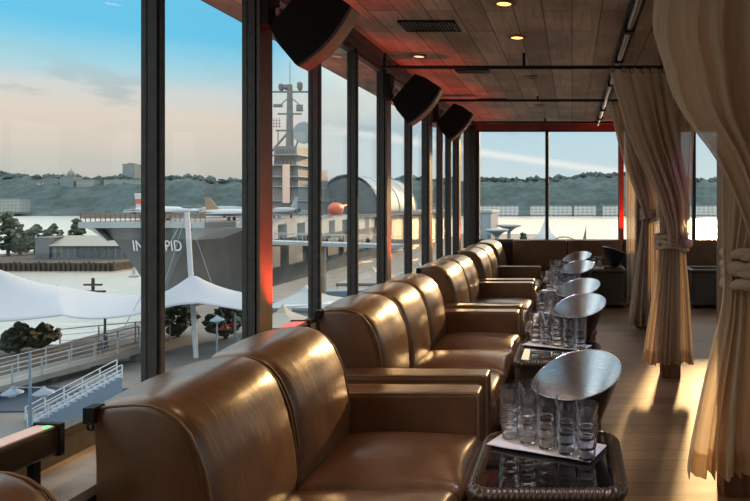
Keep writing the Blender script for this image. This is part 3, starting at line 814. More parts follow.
# ------------------------------------------------------------------ aircraft carrier
SXC, SY = -77.4, 110.0
DZ = -2.0
sh = thing('aircraft_carrier', (SXC, SY, WZ), 'huge grey aircraft carrier moored bow-on with lettering on its bow', 'ship')
def loc(v): return Vector(v)-Vector((SXC, SY, WZ))
dz = DZ-WZ
mb = MB()
stn = [(0, 8.2, .4), (4, 9.2, .8), (12, 10.5, 2), (30, 12, 7), (60, 12.6, 11), (215, 12.6, 11)]
rg = []
for (y, wt, wb) in stn:
    zs = [0, 4, 8, 11.5, dz-1.2]
    row = []
    for k, z in enumerate(zs):
        f = (z/zs[-1])**1.4; row.append((wb+(wt-wb)*f, y+(zs[-1]-z)*.18*(1 if y < 20 else 0), z))
    rg.append([mb.bm.verts.new((-w, yy, z)) for (w, yy, z) in row]+[mb.bm.verts.new((w, yy, z)) for (w, yy, z) in reversed(row)])
for A_, B_ in zip(rg, rg[1:]):
    for k in range(len(A_)-1): mb.bm.faces.new((A_[k], A_[k+1], B_[k+1], B_[k]))
    mb.bm.faces.new((A_[0], A_[-1], B_[-1], B_[0]))
mb.bm.faces.new(rg[0]); mb.bm.faces.new(list(reversed(rg[-1])))
mb.build('hull', M_hull, sh, 30)
fd = MB().prism([(-11.5, -2), (11.5, -2), (13.4, 4), (13.4, 60), (15.5, 75), (15.5, 215), (-14, 215), (-13.4, 4)], dz-.9, dz, 'z')
fd.build('flight_deck', M_deck, sh)
MB().box(-11.3, 11.3, -2.25, -2, dz-1.0, dz+.05).box(13.2, 13.7, 4, 60, dz-1.2, dz+.05).build('deck_edge', M_hull_l, sh)
for sx in (-1, 1):
    q = [(sx*9.0, -1.6), (sx*13.2, 1.5), (sx*13.6, 8), (sx*10.5, 8)]
    mb = MB(); a = [mb.bm.verts.new((x, y, dz-.95)) for x, y in q]
    b = [mb.bm.verts.new((x*(.80 if i in (0, 3) else .97), y+.8, dz-(3.4 if i in (0, 3) else 1.5))) for i, (x, y) in enumerate(q)]
    mb.bm.faces.new(a); mb.bm.faces.new(list(reversed(b)))
    for i in range(4): mb.bm.faces.new((a[i], a[(i+1) % 4], b[(i+1) % 4], b[i]))
    mb.build('deck_sponson', M_hull_l, sh)
    rr_ = MB()
    for i in range(18): rr_.box(sx*13.5-.05, sx*13.5+.05, 6+i*3, 6.12+i*3, dz, dz+1.1)
    rr_.box(sx*13.5-.05, sx*13.5+.05, 6, 58, dz+1.05, dz+1.15); rr_.build('deck_railing', M_rail, sh)
gal = MB()
for i in range(9): gal.box(12.3, 14.2, 14+i*9, 19+i*9, dz-4.2, dz-1.0)
gal.build('gallery_platforms', M_hull_l, sh)
og = MB()
for i in range(7): og.box(12.45, 12.75, 16+i*11, 23+i*11, 6.5, 11)
og.build('hangar_openings', M_hull_d, sh)
fence_ = MB()
for i in range(26): fence_.box(-11.2+i*.9-.06, -11.2+i*.9+.06, -1.9, -1.8, dz, dz+1.5)
fence_.box(-11.3, 11.3, -1.9, -1.8, dz+.7, dz+1.5).build('windbreak_fence', mat('brown_mesh_fence', (.20, .15, .12), .8), sh)
cu = bpy.data.curves.new('bow_lettering', 'FONT'); cu.body = 'INTREPID'; cu.size = 2.9; cu.extrude = .04; cu.align_x = 'CENTER'
tmp = bpy.data.objects.new('bow_lettering', cu); C.objects.link(tmp)
bpy.context.view_layer.update()
me = bpy.data.meshes.new_from_object(tmp.evaluated_get(bpy.context.evaluated_depsgraph_get())); bpy.data.objects.remove(tmp)
lt = bpy.data.objects.new('bow_lettering', me); C.objects.link(lt); me.materials.append(M_letter); lt.parent = sh
lt.rotation_euler = (PI/2+.18, 0, 0); lt.location = (1.3, .25, dz-5.3); lt.scale = (.74, 1, 1)
# island
ix, iy = -5.6, 62
isl = MB()
for (a, b, c, e, z0, z1) in ((-4.6, 4.6, 0, 30, dz, dz+8), (-4.2, 4.0, 1, 22, dz+8, dz+14), (-3.4, 3.2, 2, 15, dz+14, dz+20)):
    isl.box(ix+a, ix+b, iy+c, iy+e, z0, z1)
isl.build('island', M_tower, sh)
bal = MB()
for z in (dz+4, dz+8.1, dz+11, dz+14.2, dz+17.2): bal.box(ix-5.1, ix+5.0, iy-.9, iy+24-(z-dz)*.8, z, z+.25)
for i in range(9):
    for z in (dz+4.2, dz+8.3, dz+14.4): bal.box(ix-4.3+i*1.07, ix-4.22+i*1.07, iy-.85, iy-.78, z, z+1.1)
bal.build('balconies', M_hull_l, sh)
wn_ = MB()
for i in range(6): wn_.box(ix-2.6+i*.9, ix-2.05+i*.9, iy+1.95, iy+2.02, dz+17.8, dz+19)
wn_.build('bridge_windows', M_hull_d, sh)
mst = MB(); mx_, my_ = ix-1.6, iy+8
mst.tube([(mx_, my_, dz+19), (mx_, my_, dz+39)], [1.25, .8], 8)
for z, w in ((dz+25, 4.2), (dz+30, 3.6), (dz+36.6, 5.6)): mst.box(mx_-w, mx_+w, my_-.3, my_+.3, z, z+.45)
mst.bar((mx_-5.5, my_, dz+19), (mx_-.3, my_, dz+25), .35, 6).bar((mx_-3.6, my_, dz+19), (mx_-3.6, my_, dz+25), .16, 6)
mst.bar((mx_+1, my_, dz+19), (mx_+3.8, my_, dz+25), .25, 6).bar((mx_, my_, dz+39), (mx_, my_, dz+46), .1, 5)
mst.bar((mx_-2.8, my_, dz+33), (mx_, my_, dz+35.5), .15, 5).bar((mx_+2.8, my_, dz+33), (mx_, my_, dz+35.5), .15, 5)
for k in (-1, 0, 1): mst.bar((mx_-4.0+k*.8, my_, dz+26), (mx_-4.0+k*.8, my_, dz+29), .09, 5).bar((mx_-5.2, my_, dz+27.4+k*.9), (mx_-2.8, my_, dz+27.4+k*.9), .09, 5)
mst.build('mast', M_tower, sh, 60)
rad = MB()
for (x, z, rr_, h) in ((-2.6, dz+37.1, .8, 2.4), (-1.0, dz+37.4, 1.1, 1.8), (3.0, dz+37.2, .85, 2.9)): rad.lathe([(0,0),(rr_*.5,0),(rr_,h*.3),(rr_,h*.8),(0,h)], 12, (mx_+x, my_, z))
rad.rbox(mx_+2.0, mx_+4.0, my_-.4, my_+.4, dz+31, dz+33, .1, 3)
rad.rbox(mx_-5, mx_-2.2, my_-.3, my_+.3, dz+32.2, dz+33.2, .2, 3)
rad.build('radar_antennas', M_tower, sh, 40)
MB().lathe([(0,-.35),(3.1,-.25),(3.3,0),(3.1,.2),(0,.35)], 28, M=Matrix.Translation((mx_+4.6, my_-1, dz+24.5)) @ Matrix.Rotation(PI/2, 4, 'X')).build('radar_dish', M_hull_l, sh, 40)
MB().box(ix+.6, ix+2.6, iy-1.2, iy-.95, dz+3.5, dz+14.5).build('banner', mat('pinkish_banner', (.75, .55, .45), .7), sh)

def jet(p, Ln, rz, label, body, finm, tip=None):
    r = thing('jet_aircraft', p, label, 'aircraft', 'aircraft on the flight deck', rz)
    k = Ln/14
    X = Matrix.Rotation(PI/2, 4, 'Y')
    MB().lathe([(0,7*k),(.18*k,6.3*k),(.5*k,4.8*k),(.75*k,2.5*k),(.85*k,-1*k),(.8*k,-4*k),(.62*k,-6.6*k)], 16, M=Matrix.Translation((0,0,1.9*k)) @ X).build('fuselage', body, r, 60)
    MB().lathe([(.64*k,-6.4*k),(.7*k,-6.9*k),(.6*k,-7.5*k),(.5*k,-7.4*k),(0,-6.8*k)], 14, M=Matrix.Translation((0,0,1.9*k)) @ X).build('exhaust_nozzle', M_brown if finm is M_brown else M_hull_d, r, 60)
    for s in (-1, 1):
        MB().prism([(2.2*k, s*.6*k), (-3.8*k, s*4.9*k), (-5*k, s*4.9*k), (-4.8*k, s*.6*k)], 1.65*k, 1.85*k, 'z').build('wing', body, r)
        MB().prism([(-5.2*k, s*.5*k), (-6.6*k, s*2.2*k), (-7.3*k, s*2.2*k), (-6.9*k, s*.5*k)], 2.0*k, 2.12*k, 'z').build('tailplane', body, r)
        MB().bar((-1.2*k, s*1.5*k, 0.4*k), (-1.2*k, s*1.5*k, 1.7*k), .1*k, 6).lathe([(0,-.12*k),(.4*k,-.12*k),(.4*k,.12*k),(0,.12*k)], 12, M=Matrix.Translation((-1.2*k, s*1.5*k, .4*k)) @ Matrix.Rotation(PI/2, 4, 'X')).build('wheel', M_hull_d, r, 40)
    MB().bar((4.3*k, 0, .4*k), (4.3*k, 0, 1.6*k), .1*k, 6).lathe([(0,-.12*k),(.4*k,-.12*k),(.4*k,.12*k),(0,.12*k)], 12, M=Matrix.Translation((4.3*k, 0, .4*k)) @ Matrix.Rotation(PI/2, 4, 'X')).build('nose_wheel', M_hull_d, r, 40)
    f = [(-3.6*k, 2.5*k), (-5.9*k, 5.3*k), (-7.0*k, 5.3*k), (-6.6*k, 2.4*k)]
    fo = MB().prism(f, -.1*k, .1*k, 'y').build('tail_fin', finm, r)
    if tip: MB().prism([(-4.2*k, 3.2*k), (-5.0*k, 4.15*k), (-6.83*k, 4.15*k), (-6.7*k, 3.2*k)], -.13*k, .13*k, 'y').build('tail_stripe', tip, fo)
    MB().lathe([(0,0),(.3*k,.6*k),(.42*k,1.5*k),(.3*k,2.5*k),(0,3.2*k)], 12, M=Matrix.Translation((2.3*k, 0, 2.45*k)) @ X).build('cockpit_canopy', M_hull_d, r, 60)
jet((-81.5, 121, DZ), 14.5, -.10, 'white jet with red striped tail on the ship deck', M_white, M_white, M_orange)
jet((-66.4, 119, DZ), 12, .15, 'jet with tan tail and round exhaust nozzle on deck', M_white, M_brown)
jet((-66.5, 138, DZ), 13, 2.5, 'pale jet parked before the ship tower', M_hull_l, M_hull_l)
jet((-86, 146, DZ), 14, -2.6, 'grey jet parked behind the other aircraft, left of ship tower', M_hull_l, M_hull)
# deck pavilion (dome)
pv = thing('deck_pavilion', (-73, 205, DZ), 'pale domed pavilion standing on the flight deck behind the ship tower', 'pavilion')
mb = MB(); mb.grid(lambda u, v: Vector((10.5*math.cos(PI*u), 46*v-10+6*0, 12.8*math.sin(PI*u)*(.92+.08*math.cos(4*PI*v)))), 28, 10)
mb.build('shell', M_hull_l, pv, 60, thick=.1)
MB().prism([(10.4*math.cos(PI*i/24), 11.8*math.sin(PI*i/24)) for i in range(25)], -9.6, -9.3, 'y').build('end_wall', M_tower, pv)
for i in range(5): MB().tube([(10.7*math.cos(PI*j/20), -10+46*i/4, 12.9*math.sin(PI*j/20)) for j in range(21)], .16, 6).build('arch', M_white, pv, 60)
hl = thing('helicopter', (-62.2, 158, DZ), 'orange-red helicopter on deck just beyond the ship tower', 'aircraft', 'aircraft on the flight deck')
MB().blob((0,0,2.0), 1.7, 3, .02, (1.0, 2.0, 1.0)).build('cabin', M_orange, hl, 180)
MB().tube([(0, 2.6, 2.4), (0, 9, 3.0)], [.6, .22], 10).prism([(8.4, 3.0), (9.4, 5), (10, 5), (9.3, 2.9)], -.1, .1, 'x').build('tail_boom', M_orange, hl, 40)
MB().box(-6.5, 6.5, -.2, .2, 4.3, 4.36).box(-.2, .2, -6.5, 6.5, 4.3, 4.36).lathe([(.25,3.5),(.25,4.4),(0,4.4)], 10).build('rotor', M_hull_d, hl)
for s in (-1, 1): MB().bar((s*1.1, -2, .1), (s*1.1, 2.2, .1), .1, 6).bar((s*1.1, -1, .1), (s*.8, -1, 1.2), .07, 6).bar((s*1.1, 1, .1), (s*.8, 1, 1.2), .07, 6).build('skid', M_hull_d, hl)

# ------------------------------------------------------------------ things on the plaza and pier beside the ship
gw = thing('gangway_bridge', (-30, 86, PZ), 'white elevated gangway bridge crossing towards the ship', 'bridge')
a0 = at(255, 240, 92)-Vector((-30, 86, PZ)); a1 = at(400, 239, 82)-Vector((-30, 86, PZ))
dd = (a1-a0); ang = math.atan2(dd.y, dd.x); MR = Matrix.Translation(a0) @ Matrix.Rotation(ang, 4, 'Z')
MB().box(0, dd.length, -1.3, 1.3, -.5, 0, MR).build('deck', M_hull_l, gw)
rr_ = MB()
for s in (-1.2, 1.2):
    rr_.box(0, dd.length, s-.04, s+.04, 1.05, 1.15, MR)
    for i in range(16): rr_.box(dd.length*i/15-.03, dd.length*i/15+.03, s-.03, s+.03, 0, 1.1, MR)
rr_.build('railing', M_rail, gw)
for t in (.1, .5, .9):
    p = a0+dd*t; MB().box(p.x-.3, p.x+.3, p.y-.3, p.y+.3, 0, p.z-.45).build('column', M_concrete, gw)
def truck(px, py, y, L, rz, label, bm_, cm_):
    p = at(px, py, y); r = thing('delivery_truck', (p.x, p.y, PZ), label, 'truck', None, rz)
    MB().rbox(-L/2, L/2-2, -1.2, 1.2, .8, 3.5, .08, 3).build('cargo_box', bm_, r, 40)
    MB().rbox(L/2-1.9, L/2, -1.15, 1.15, .6, 2.7, .2, 4).build('cab', cm_, r, 40)
    MB().box(L/2-.9, L/2+.015, -1.0, 1.0, 1.75, 2.45).build('windscreen', M_hull_d, r)
    for x in (-L/2+1.2, L/2-1.2):
        for s in (-1, 1): MB().lathe([(0,-.14),(.46,-.14),(.46,.14),(0,.14)], 14, M=Matrix.Translation((x, s*1.1, .46)) @ Matrix.Rotation(PI/2, 4, 'X')).build('wheel', M_black, r, 40)
truck(318, 300, 78, 8, .3, 'white box truck parked on plaza left of the second window post', M_white, M_blue)
truck(352, 290, 90, 9, .2, 'blue-grey box truck parked below the gangway bridge', M_blue, M_white)
truck(412, 290, 88, 8, -.2, 'pale box truck seen beyond the second red-lit column', M_hull_l, M_white)
def marquee(px, y, w, dpt, h, label, m):
    p = at(px, 300, y); r = thing('marquee_tent', (p.x, p.y, PZ), label, 'tent')
    MB().lathe([(0, h+2.4), (w*.12, h+1.5), (w*.4, h+.6), (w*.707, h), (w*.707, h-.5)], 4, M=Matrix.Rotation(PI/4, 4, 'Z')).build('roof', m, r, 20, thick=.04)
    for sx in (-1, 1):
        for sy in (-1, 1): MB().bar((sx*w*.48, sy*w*.48, 0), (sx*w*.48, sy*w*.48, h), .08, 6).build('pole', M_rail, r, 60)
marquee(283, 66, 6.5, 6, 3.0, 'pale square marquee tent between the first red column and next post', M_roof)
marquee(306, 80, 8, 6, 3.2, 'pale square marquee tent on plaza behind the first marquee', M_hull_l)
marquee(372, 104, 9, 6, 3.2, 'cream marquee tent just left of the second red-lit column', M_roof)
marquee(418, 110, 8, 6, 3.4, 'cream marquee tent just right of the second red-lit column', M_roof)
for i, (px, y, c, m_) in enumerate(((345, 75, 'white', M_white), (330, 96, 'dark', M_hull_d), (385, 96, 'silver', M_hull_l), (434, 100, 'white', M_white), (302, 70, 'dark', M_hull_d))):
    p = at(px, 300, y); r = thing('parked_car', (p.x, p.y, PZ), '%s parked car on the plaza %s' % (c, ['before the blue-grey truck', 'beyond the white truck', 'below the cream tent left of red column', 'beyond the third red-lit column', 'beside the nearest square marquee'][i]), 'car', 'cars parked on the plaza', [.3, .1, -.2, .4, .8][i])
    MB().rbox(-2.2, 2.2, -.88, .88, .35, .95, .18, 5).build('body', m_, r, 50)
    MB().prism([(-1.6, .9), (-1.1, 1.45), (.5, 1.45), (1.2, .9)], -.75, .75, 'y').build('cabin', M_hull_d, r, 30)
    for x in (-1.4, 1.4):
        for s in (-1, 1): MB().lathe([(0,-.1),(.33,-.1),(.33,.1),(0,.1)], 14, M=Matrix.Translation((x, s*.82, .33)) @ Matrix.Rotation(PI/2, 4, 'X')).build('wheel', M_black, r, 40)

# ------------------------------------------------------------------ pier with shed and trees, left
pr = thing('timber_pier', (-158, 190, WZ), 'old timber pier on dark pilings left of the ship', 'pier')
MB().box(-45, 20, -9, 40, 1.6, 2.4).build('deck', M_rust, pr)
MB().box(-45, 20, -8.9, -8.4, -.5, 1.6).box(19.2, 19.8, -8.9, 40, -.5, 1.6).build('fender_boards', M_rust, pr)
pl = MB()
for i in range(44): pl.bar((-44.5+i*1.5, -9.3, -1), (-44.5+i*1.5, -9.3, 2.6+.3*math.sin(i*5)), .3, 6)
pl.build('pilings', M_rust, pr)
sd_ = thing('pier_shed', (-158, 196, WZ+2.4), 'long low shed with pale roof on the timber pier', 'building')
MB().box(-12, 14, 0, 12, 0, 4.2).build('walls', facade('shed_wall', (.15, .17, .175), (.08, .09, .10), 2.2, 4.0, .35), sd_)
MB().prism([(-.8, 4.1), (6, 7.2), (12.8, 4.1)], -12.5, 14.5, 'x').build('roof', M_roof, sd_)
for i in range(5): MB().box(-3+i*2.4, -1.4+i*2.4, -.06, 0, .2, 2.8).build('door', M_hull_d, sd_)
ax = thing('pier_annexe', (-175, 196, WZ+2.4), 'square flat-roofed block at left end of the pier shed', 'building')
MB().box(0, 4.6, -.5, 10, 0, 6.5).build('walls', M_hull, ax); MB().box(-.2, 4.8, -.7, 10.2, 6.5, 6.9).build('roof', M_hull_d, ax)
def tree(p, h, w, label, kind=0, seed=0, m=None):
    r = thing('tree', p, label, 'tree'); rnd = random.Random(seed)
    MB().tube([(0,0,0), (0,0,h*.55)], [w*.06, w*.03], 7).build('trunk', M_bark, r, 60)
    mb = MB()
    for i in range(120):
        t = rnd.random(); a = rnd.random()*2*PI
        env = (1-t)*.95+.12 if kind == 0 else math.sin(PI*min(1, t*.9+.12))
        q = w*.5*env*math.sqrt(rnd.random())
        mb.blob((q*math.cos(a), q*math.sin(a), h*(.16+.84*t)), w*(.07+.06*rnd.random()), 1, .6, (1, 1, .8))
    mb.build('crown', m or M_leaf, r)
tr = [(8, 212, 206, 18, 9, 1, 'tallest dark tree at far left behind the pier annexe'), (35, 225, 214, 13, 8, 1, 'rounded tree behind the pier shed, second from left'),
      (53, 224, 218, 13, 7, 1, 'rounded tree above middle of the pier shed roof'), (77, 219, 212, 13, 8, 0, 'pointed tree at right end of the pier shed'), (20, 232, 210, 11, 9, 1, 'low dark tree between tallest tree and rounded tree')]
for i, (px, py, y, h, w, kd, lab) in enumerate(tr):
    p = at(px, py, y); tree((p.x, p.y, WZ+2.4), p.z-(WZ+2.4), w, lab, kd, i)
for i, (px, y, h, w, lab) in enumerate(((18, 66, 3.2, 3.6, 'bushy green shrub below the left end of the canopy'), (42, 68, 2.8, 3.2, 'second bushy shrub below the canopy, just left of the fence'),
        (178, 74, 4.0, 4.2, 'small leafy tree below the canopy, left of its mast'), (226, 73, 4.2, 4.4, 'small leafy tree below the canopy near its right end'))):
    p = at(px, 330, y); tree((p.x, y, PZ), h, w, lab, 1, 40+i)
for i, (px, py, lab) in enumerate(((57, 297, 'small pale buoy floating right of the canopy peak'), (134, 277, 'small pale buoy floating beside the ship bow'))):
    y = 20.5*600/(py-203); p = at(px, py, y); b = thing('buoy', (p.x, p.y, WZ), lab, 'buoy')
    MB().lathe([(0,-.2),(1.2,-.2),(1.3,.5),(.5,.9),(.25,2.6),(0,2.7)], 14).build('float', M_hull_l, b, 40)
dp = at(93, 300, 127); b = thing('mooring_frame', (dp.x, dp.y, WZ), 'brown timber mooring frame standing in the water', 'mooring')
MB().bar((0,0,-1), (0,0,4.6), .3, 7).build('pile', M_rust, b, 60)
MB().box(-2.6, 2.6, -.2, .2, 1.6, 2.0).box(-1.9, 1.9, -.2, .2, 3.0, 3.4).build('crossbars', M_rust, b)

# ------------------------------------------------------------------ far shore
M_hill = mat('hazy_wooded_bank', (.058, .088, .092), .95, var=.3, vscale=.03)  # bluish distance haze put into the bank and tree colours
M_ftree = mat('hazy_far_leaves', (.055, .085, .085), .95, var=.3, vscale=.05)
def hill_h(x): return 40+6*math.sin(x*.006+1)+4*math.sin(x*.017)+7*noise.noise(Vector((x*.012, 3, 0)))
mb = MB()
def hill(u, v):
    x = -1300+2300*u; hh = hill_h(x)-WZ
    prof = [0, .08, .22, .50, .78, .93, 1.0, 1.0]
    k = v*(len(prof)-1); i = min(int(k), len(prof)-2); f = prof[i]+(prof[i+1]-prof[i])*(k-i)
    z = WZ-1+hh*f + 3*noise.noise(Vector((x*.02, v*4, 1)))*min(1, v*3)
    yy = 940+140*v+8*noise.noise(Vector((x*.02, v*4, 7)))
    if bumps:
        dd = noise.voronoi(Vector((x*.085, yy*.085, z*.06)))[0][0]
        z += 5.5*max(0, 1-dd*1.3)*min(1, v*6)
    return Vector((x, yy, z))
bumps = True
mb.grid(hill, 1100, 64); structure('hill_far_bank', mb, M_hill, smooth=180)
bumps = False; ft = MB(); rnd = random.Random(3)
for i in range(900):
    x = -1250+2150*rnd.random(); v = .80+.17*rnd.random()
    q = hill((x+1300)/2300, v); rr_ = 3+4*rnd.random()
    ft.blob((q.x, q.y-2, q.z+rr_*.5), rr_, 1, .6, (1.1, 1, .8))
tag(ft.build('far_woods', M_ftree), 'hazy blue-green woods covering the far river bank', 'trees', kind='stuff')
F_pale = facade('pale_apartment_facade', (.44, .46, .46), (.18, .21, .23), 7, 4.5, 1.3)
F_grey = facade('grey_tower_facade', (.17, .21, .22), (.10, .13, .14), 5, 4, 1.2)
F_mid = facade('mid_block_facade', (.24, .27, .26), (.14, .17, .17), 6, 5, 1.5)
def block(px0, px1, pyt, pyb, y, dpt, label, m, roof=True):
    a, b = at(px0, pyt, y), at(px1, pyb, y); z0 = b.z
    r = thing('distant_building', ((a.x+b.x)/2, y, z0), label, 'building', 'buildings on the far bank'); w = (b.x-a.x)/2; h = a.z-b.z
    MB().box(-w, w, 0, dpt, -25 if z0 > -5 else -3, h).build('walls', m, r)
    MB().box(-w-.4, w+.4, -.4, dpt+.4, h, h+1).build('roof', M_hull_d if not roof else M_tower, r)
    return r
t_ = block(122.5, 134.5, 164.5, 186, 1060, 20, 'grey high-rise tower standing above the left far bank', F_grey)
MB().box(-5, 5, 4, 14, 34, 41).build('penthouse', M_tower, t_)
block(76, 94, 180, 192, 1024, 25, 'long low block right of the domed building on far bank', F_mid)
block(104, 141, 180, 192, 1028, 14, 'long low block below the grey high-rise tower', F_mid)
block(0, 20, 199, 210, 935, 18, 'pale row of houses low on the far bank, far left', F_mid)
block(36, 58, 183, 193, 1026, 20, 'pale low block left of the domed building', F_pale)
block(178, 200, 187, 197, 1030, 20, 'pale low block on far bank seen above the white jet', F_mid)
ch = block(60, 73, 177, 192, 1022, 22, 'domed church building with twin towers on the far bank', F_grey)
w = .0
for x, rr_, h in ((1.5, 5.5, 20), (-9, 2.2, 17), (7.5, 2.0, 15)):
    MB().lathe([(rr_, 15), (rr_, h+1), (rr_*1.08, h+1), (rr_*.95, h+rr_*.6), (rr_*.6, h+rr_*1.2), (.5, h+rr_*1.5), (.3, h+rr_*2.1), (0, h+rr_*2.2)], 16, (x, 8, 9.5)).build('dome', F_grey, ch, 50)
for i, (a, b, lab) in enumerate(((480, 518, 'pale waterfront block at left of the end window'), (530, 546, 'pale waterfront block just left of the end window mullion'), (549, 572, 'pale waterfront block just right of the end window mullion'), (574, 596, 'pale waterfront block in middle of right end pane'), (603, 622, 'pale waterfront block at right of the right end pane'), (690, 722, 'pale waterfront block seen between the curtains'))):
    block(a, b, 206, 216.5, 932, 16, lab, F_pale)
block(592, 610, 193, 202, 1000, 16, 'low block on slope above the waterfront in right end pane', F_mid)
# jetty line before the far bank
jt = thing('far_jetty', (0, 900, WZ), 'dark line of jetty pilings before the far bank', 'jetty')
MB().box(-160, 260, 0, 3, 1.4, 2.0).build('deck', M_rust, jt)
pl = MB()
for i in range(70): pl.box(-160+i*6, -159+i*6, 0, 1, -1, 2.9)
pl.build('pilings', M_rust, jt)

# ------------------------------------------------------------------ outside the end window
ww = thing('waterside_block', at(485, 250, 92), 'blue-grey narrow building at left edge of the end window', 'building'); wp = ww.location.copy(); ww.location = (wp.x, 92, PZ)
MB().box(-1.0, .9, 0, 9, -2, 15).build('walls', facade('blue_block_facade', (.26, .32, .36), (.15, .19, .23), 1.5, 3, .4), ww)
MB().box(-1.2, 1.1, -.2, 9.2, 15, 15.4).build('roof', M_hull_l, ww)
for px, py, y, w, lab in ((509, 226, 96, 2.0, 'taller flat mushroom-shaped shelter seen through the end window'), (497, 230.5, 90, 1.8, 'lower flat mushroom-shaped shelter beside the blue-grey building')):
    p = at(px, py, y); r = thing('mushroom_shelter', (p.x, y, PZ), lab, 'shelter'); h = p.z-PZ
    MB().lathe([(0,h+.35),(w*.98,h+.2),(w,h),(w*.5,h-.35),(.35,h-.9),(0,h-.9)], 20).build('roof', M_hull_l, r, 40)
    MB().bar((0,0,0), (0,0,h-.5), .28, 10).build('stem', M_hull_l, r, 60)
p = at(523, 232, 98); tree((p.x, 98, PZ), p.z-PZ+.2, 4.2, 'bushy tree seen low in the left end pane', 1, 21)
structure('ground_quay', MB().box(-16, 40, 60, 100, -21, PZ), M_asphalt)
for px, w, lab in ((546, 2.2, 'white pointed tent low in the end window beside its mullion'),):
    p = at(px, 236, 100); r = thing('pointed_tent', (p.x, 99, PZ), lab, 'tent'); h = at(px, 226, 100).z-PZ
    MB().lathe([(0,h+2.2),(.25,h+.8),(1.0,h-.9),(w,h-2.2),(w,h-2.6)], 16).build('roof', M_white, r, 50); MB().bar((0,0,0), (0,0,h), .1, 6).build('pole', M_rail, r)
bt = at(586, 246, 270); r = thing('sailing_boat', (bt.x, 270, WZ), 'small sailing boat with dark sail on the river', 'boat')
MB().rbox(-3.2, 3.2, -1, 1, -.3, .9, .5, 4).build('hull', M_white, r, 60); MB().bar((0,0,.5), (0,0,10.5), .09, 6).build('mast', M_hull_d, r); MB().prism([(.15, 1.6), (.15, 10.2), (-2.2, 1.6)], -.05, .05, 'y').build('sail', M_hull, r)
rf = thing('quay_pavilion', at(562, 240, 99), 'low pavilion with curved pale roof in right end pane', 'pavilion'); q = rf.location.copy(); rf.location = (q.x, 97, PZ); h = at(562, 239, 97).z-PZ
mb = MB(); mb.grid(lambda u, v: Vector((-2.4+4.8*u, -2+4*v, h-.6+1.0*math.sin(PI*u*.85))), 16, 4); mb.build('roof', M_roof, rf, 60, thick=.15)
MB().box(-2, 2, -1.5, 1.5, 0, h-.7).build('walls', M_hull, rf)

# ------------------------------------------------------------------ light
def lamp(kind, name, loc, energy, col, size=.1, rot=None, **kw):
    l = bpy.data.lights.new(name, kind); l.energy = energy; l.color = col
    if kind == 'AREA': l.size = size
    elif kind in ('POINT', 'SPOT'): l.shadow_soft_size = size
    for k, v in kw.items(): setattr(l, k, v)
    o = bpy.data.objects.new(name, l); C.objects.link(o); o.location = loc
    if rot is not None: o.rotation_euler = rot
    return o
SUN_EL, SUN_AZ = math.radians(12.5), math.radians(13)
sdir = Vector((math.sin(SUN_AZ)*math.cos(SUN_EL), math.cos(SUN_AZ)*math.cos(SUN_EL), math.sin(SUN_EL)))
s = lamp('SUN', 'sun', (3, 30, 12), 4.2, (1, .57, .24)); s.data.angle = math.radians(3.5)
s.rotation_euler = (-sdir).to_track_quat('-Z', 'Y').to_euler()
for y, e_ in ((3.17, 75), (5.29, 60), (6.84, 60), (8.47, 50)):
    lamp('SPOT', 'red_uplight', (-1.49, y, .87), e_, (1, .05, .02), .03, (math.radians(180), math.radians(-9), 0), spot_size=math.radians(66), spot_blend=.8)
lamp('SPOT', 'red_uplight', (.78, 9.29, .96), 45, (1, .05, .02), .03, (math.radians(171), 0, 0), spot_size=math.radians(60), spot_blend=.8)
for y in (-.9, .6, 2.2): lamp('SPOT', 'amber_downlight_and_fill', (-.42, y, 2.73), 20, (1, .62, .32), .05, (0,0,0), spot_size=math.radians(120), spot_blend=.8)  # amber fill spots added out of view to warm the near sofas
for y in (3.75, 4.52): lamp('SPOT', 'amber_downlight_and_fill', (-.42, y, 2.73), 12, (1, .62, .3), .04, (0,0,0), spot_size=math.radians(95), spot_blend=.7)
for y in (1.9, 3.6, 4.5, 6.1):
    l_ = lamp('SPOT', 'track_spot', (.40, y, 2.66), 60, (.84, .80, 1), .05, None, spot_size=math.radians(44), spot_blend=.7)
    l_.rotation_euler = (Vector((-.1, y+.35, .6))-Vector((.40, y, 2.66))).to_track_quat('-Z', 'Y').to_euler()
for y in (4.62, 6.65):
    l_ = lamp('SPOT', 'violet_spot', (1.35, y, 2.68), 22, (.72, .34, 1), .05, None, spot_size=math.radians(46), spot_blend=.8)
    l_.rotation_euler = (Vector((.95, y+.40, .9))-Vector((1.35, y, 2.68))).to_track_quat('-Z', 'Y').to_euler()

# sky
w = bpy.data.worlds.new('evening_sky'); S.world = w; w.use_nodes = True; N = w.node_tree.nodes; L = w.node_tree.links
bg = N['Background']; tc = N.new('ShaderNodeTexCoord'); sp = N.new('ShaderNodeSeparateXYZ'); L.new(tc.outputs['Generated'], sp.inputs[0])
def ramp(stops):
    r = N.new('ShaderNodeValToRGB'); cr_ = r.color_ramp
    while len(cr_.elements) < len(stops): cr_.elements.new(.5)
    for e, (p, c) in zip(cr_.elements, stops): e.position = p; e.color = (*c, 1)
    return r
mr = N.new('ShaderNodeMapRange'); mr.inputs['From Min'].default_value = -.1; mr.inputs['From Max'].default_value = .9
nz = N.new('ShaderNodeTexNoise'); nz.inputs['Scale'].default_value = 3; nz.inputs['Detail'].default_value = 5
mpn = N.new('ShaderNodeMapping'); mpn.inputs['Scale'].default_value = (1, 1, 9); L.new(tc.outputs['Generated'], mpn.inputs[0]); L.new(mpn.outputs[0], nz.inputs['Vector'])
zj = N.new('ShaderNodeMath'); zj.operation = 'MULTIPLY_ADD'; zj.inputs[1].default_value = .035; L.new(nz.outputs['Fac'], zj.inputs[0]); 
sub = N.new('ShaderNodeMath'); sub.operation = 'SUBTRACT'; sub.inputs[1].default_value = .0175; L.new(sp.outputs['Z'], sub.inputs[0]); L.new(sub.outputs[0], zj.inputs[2])
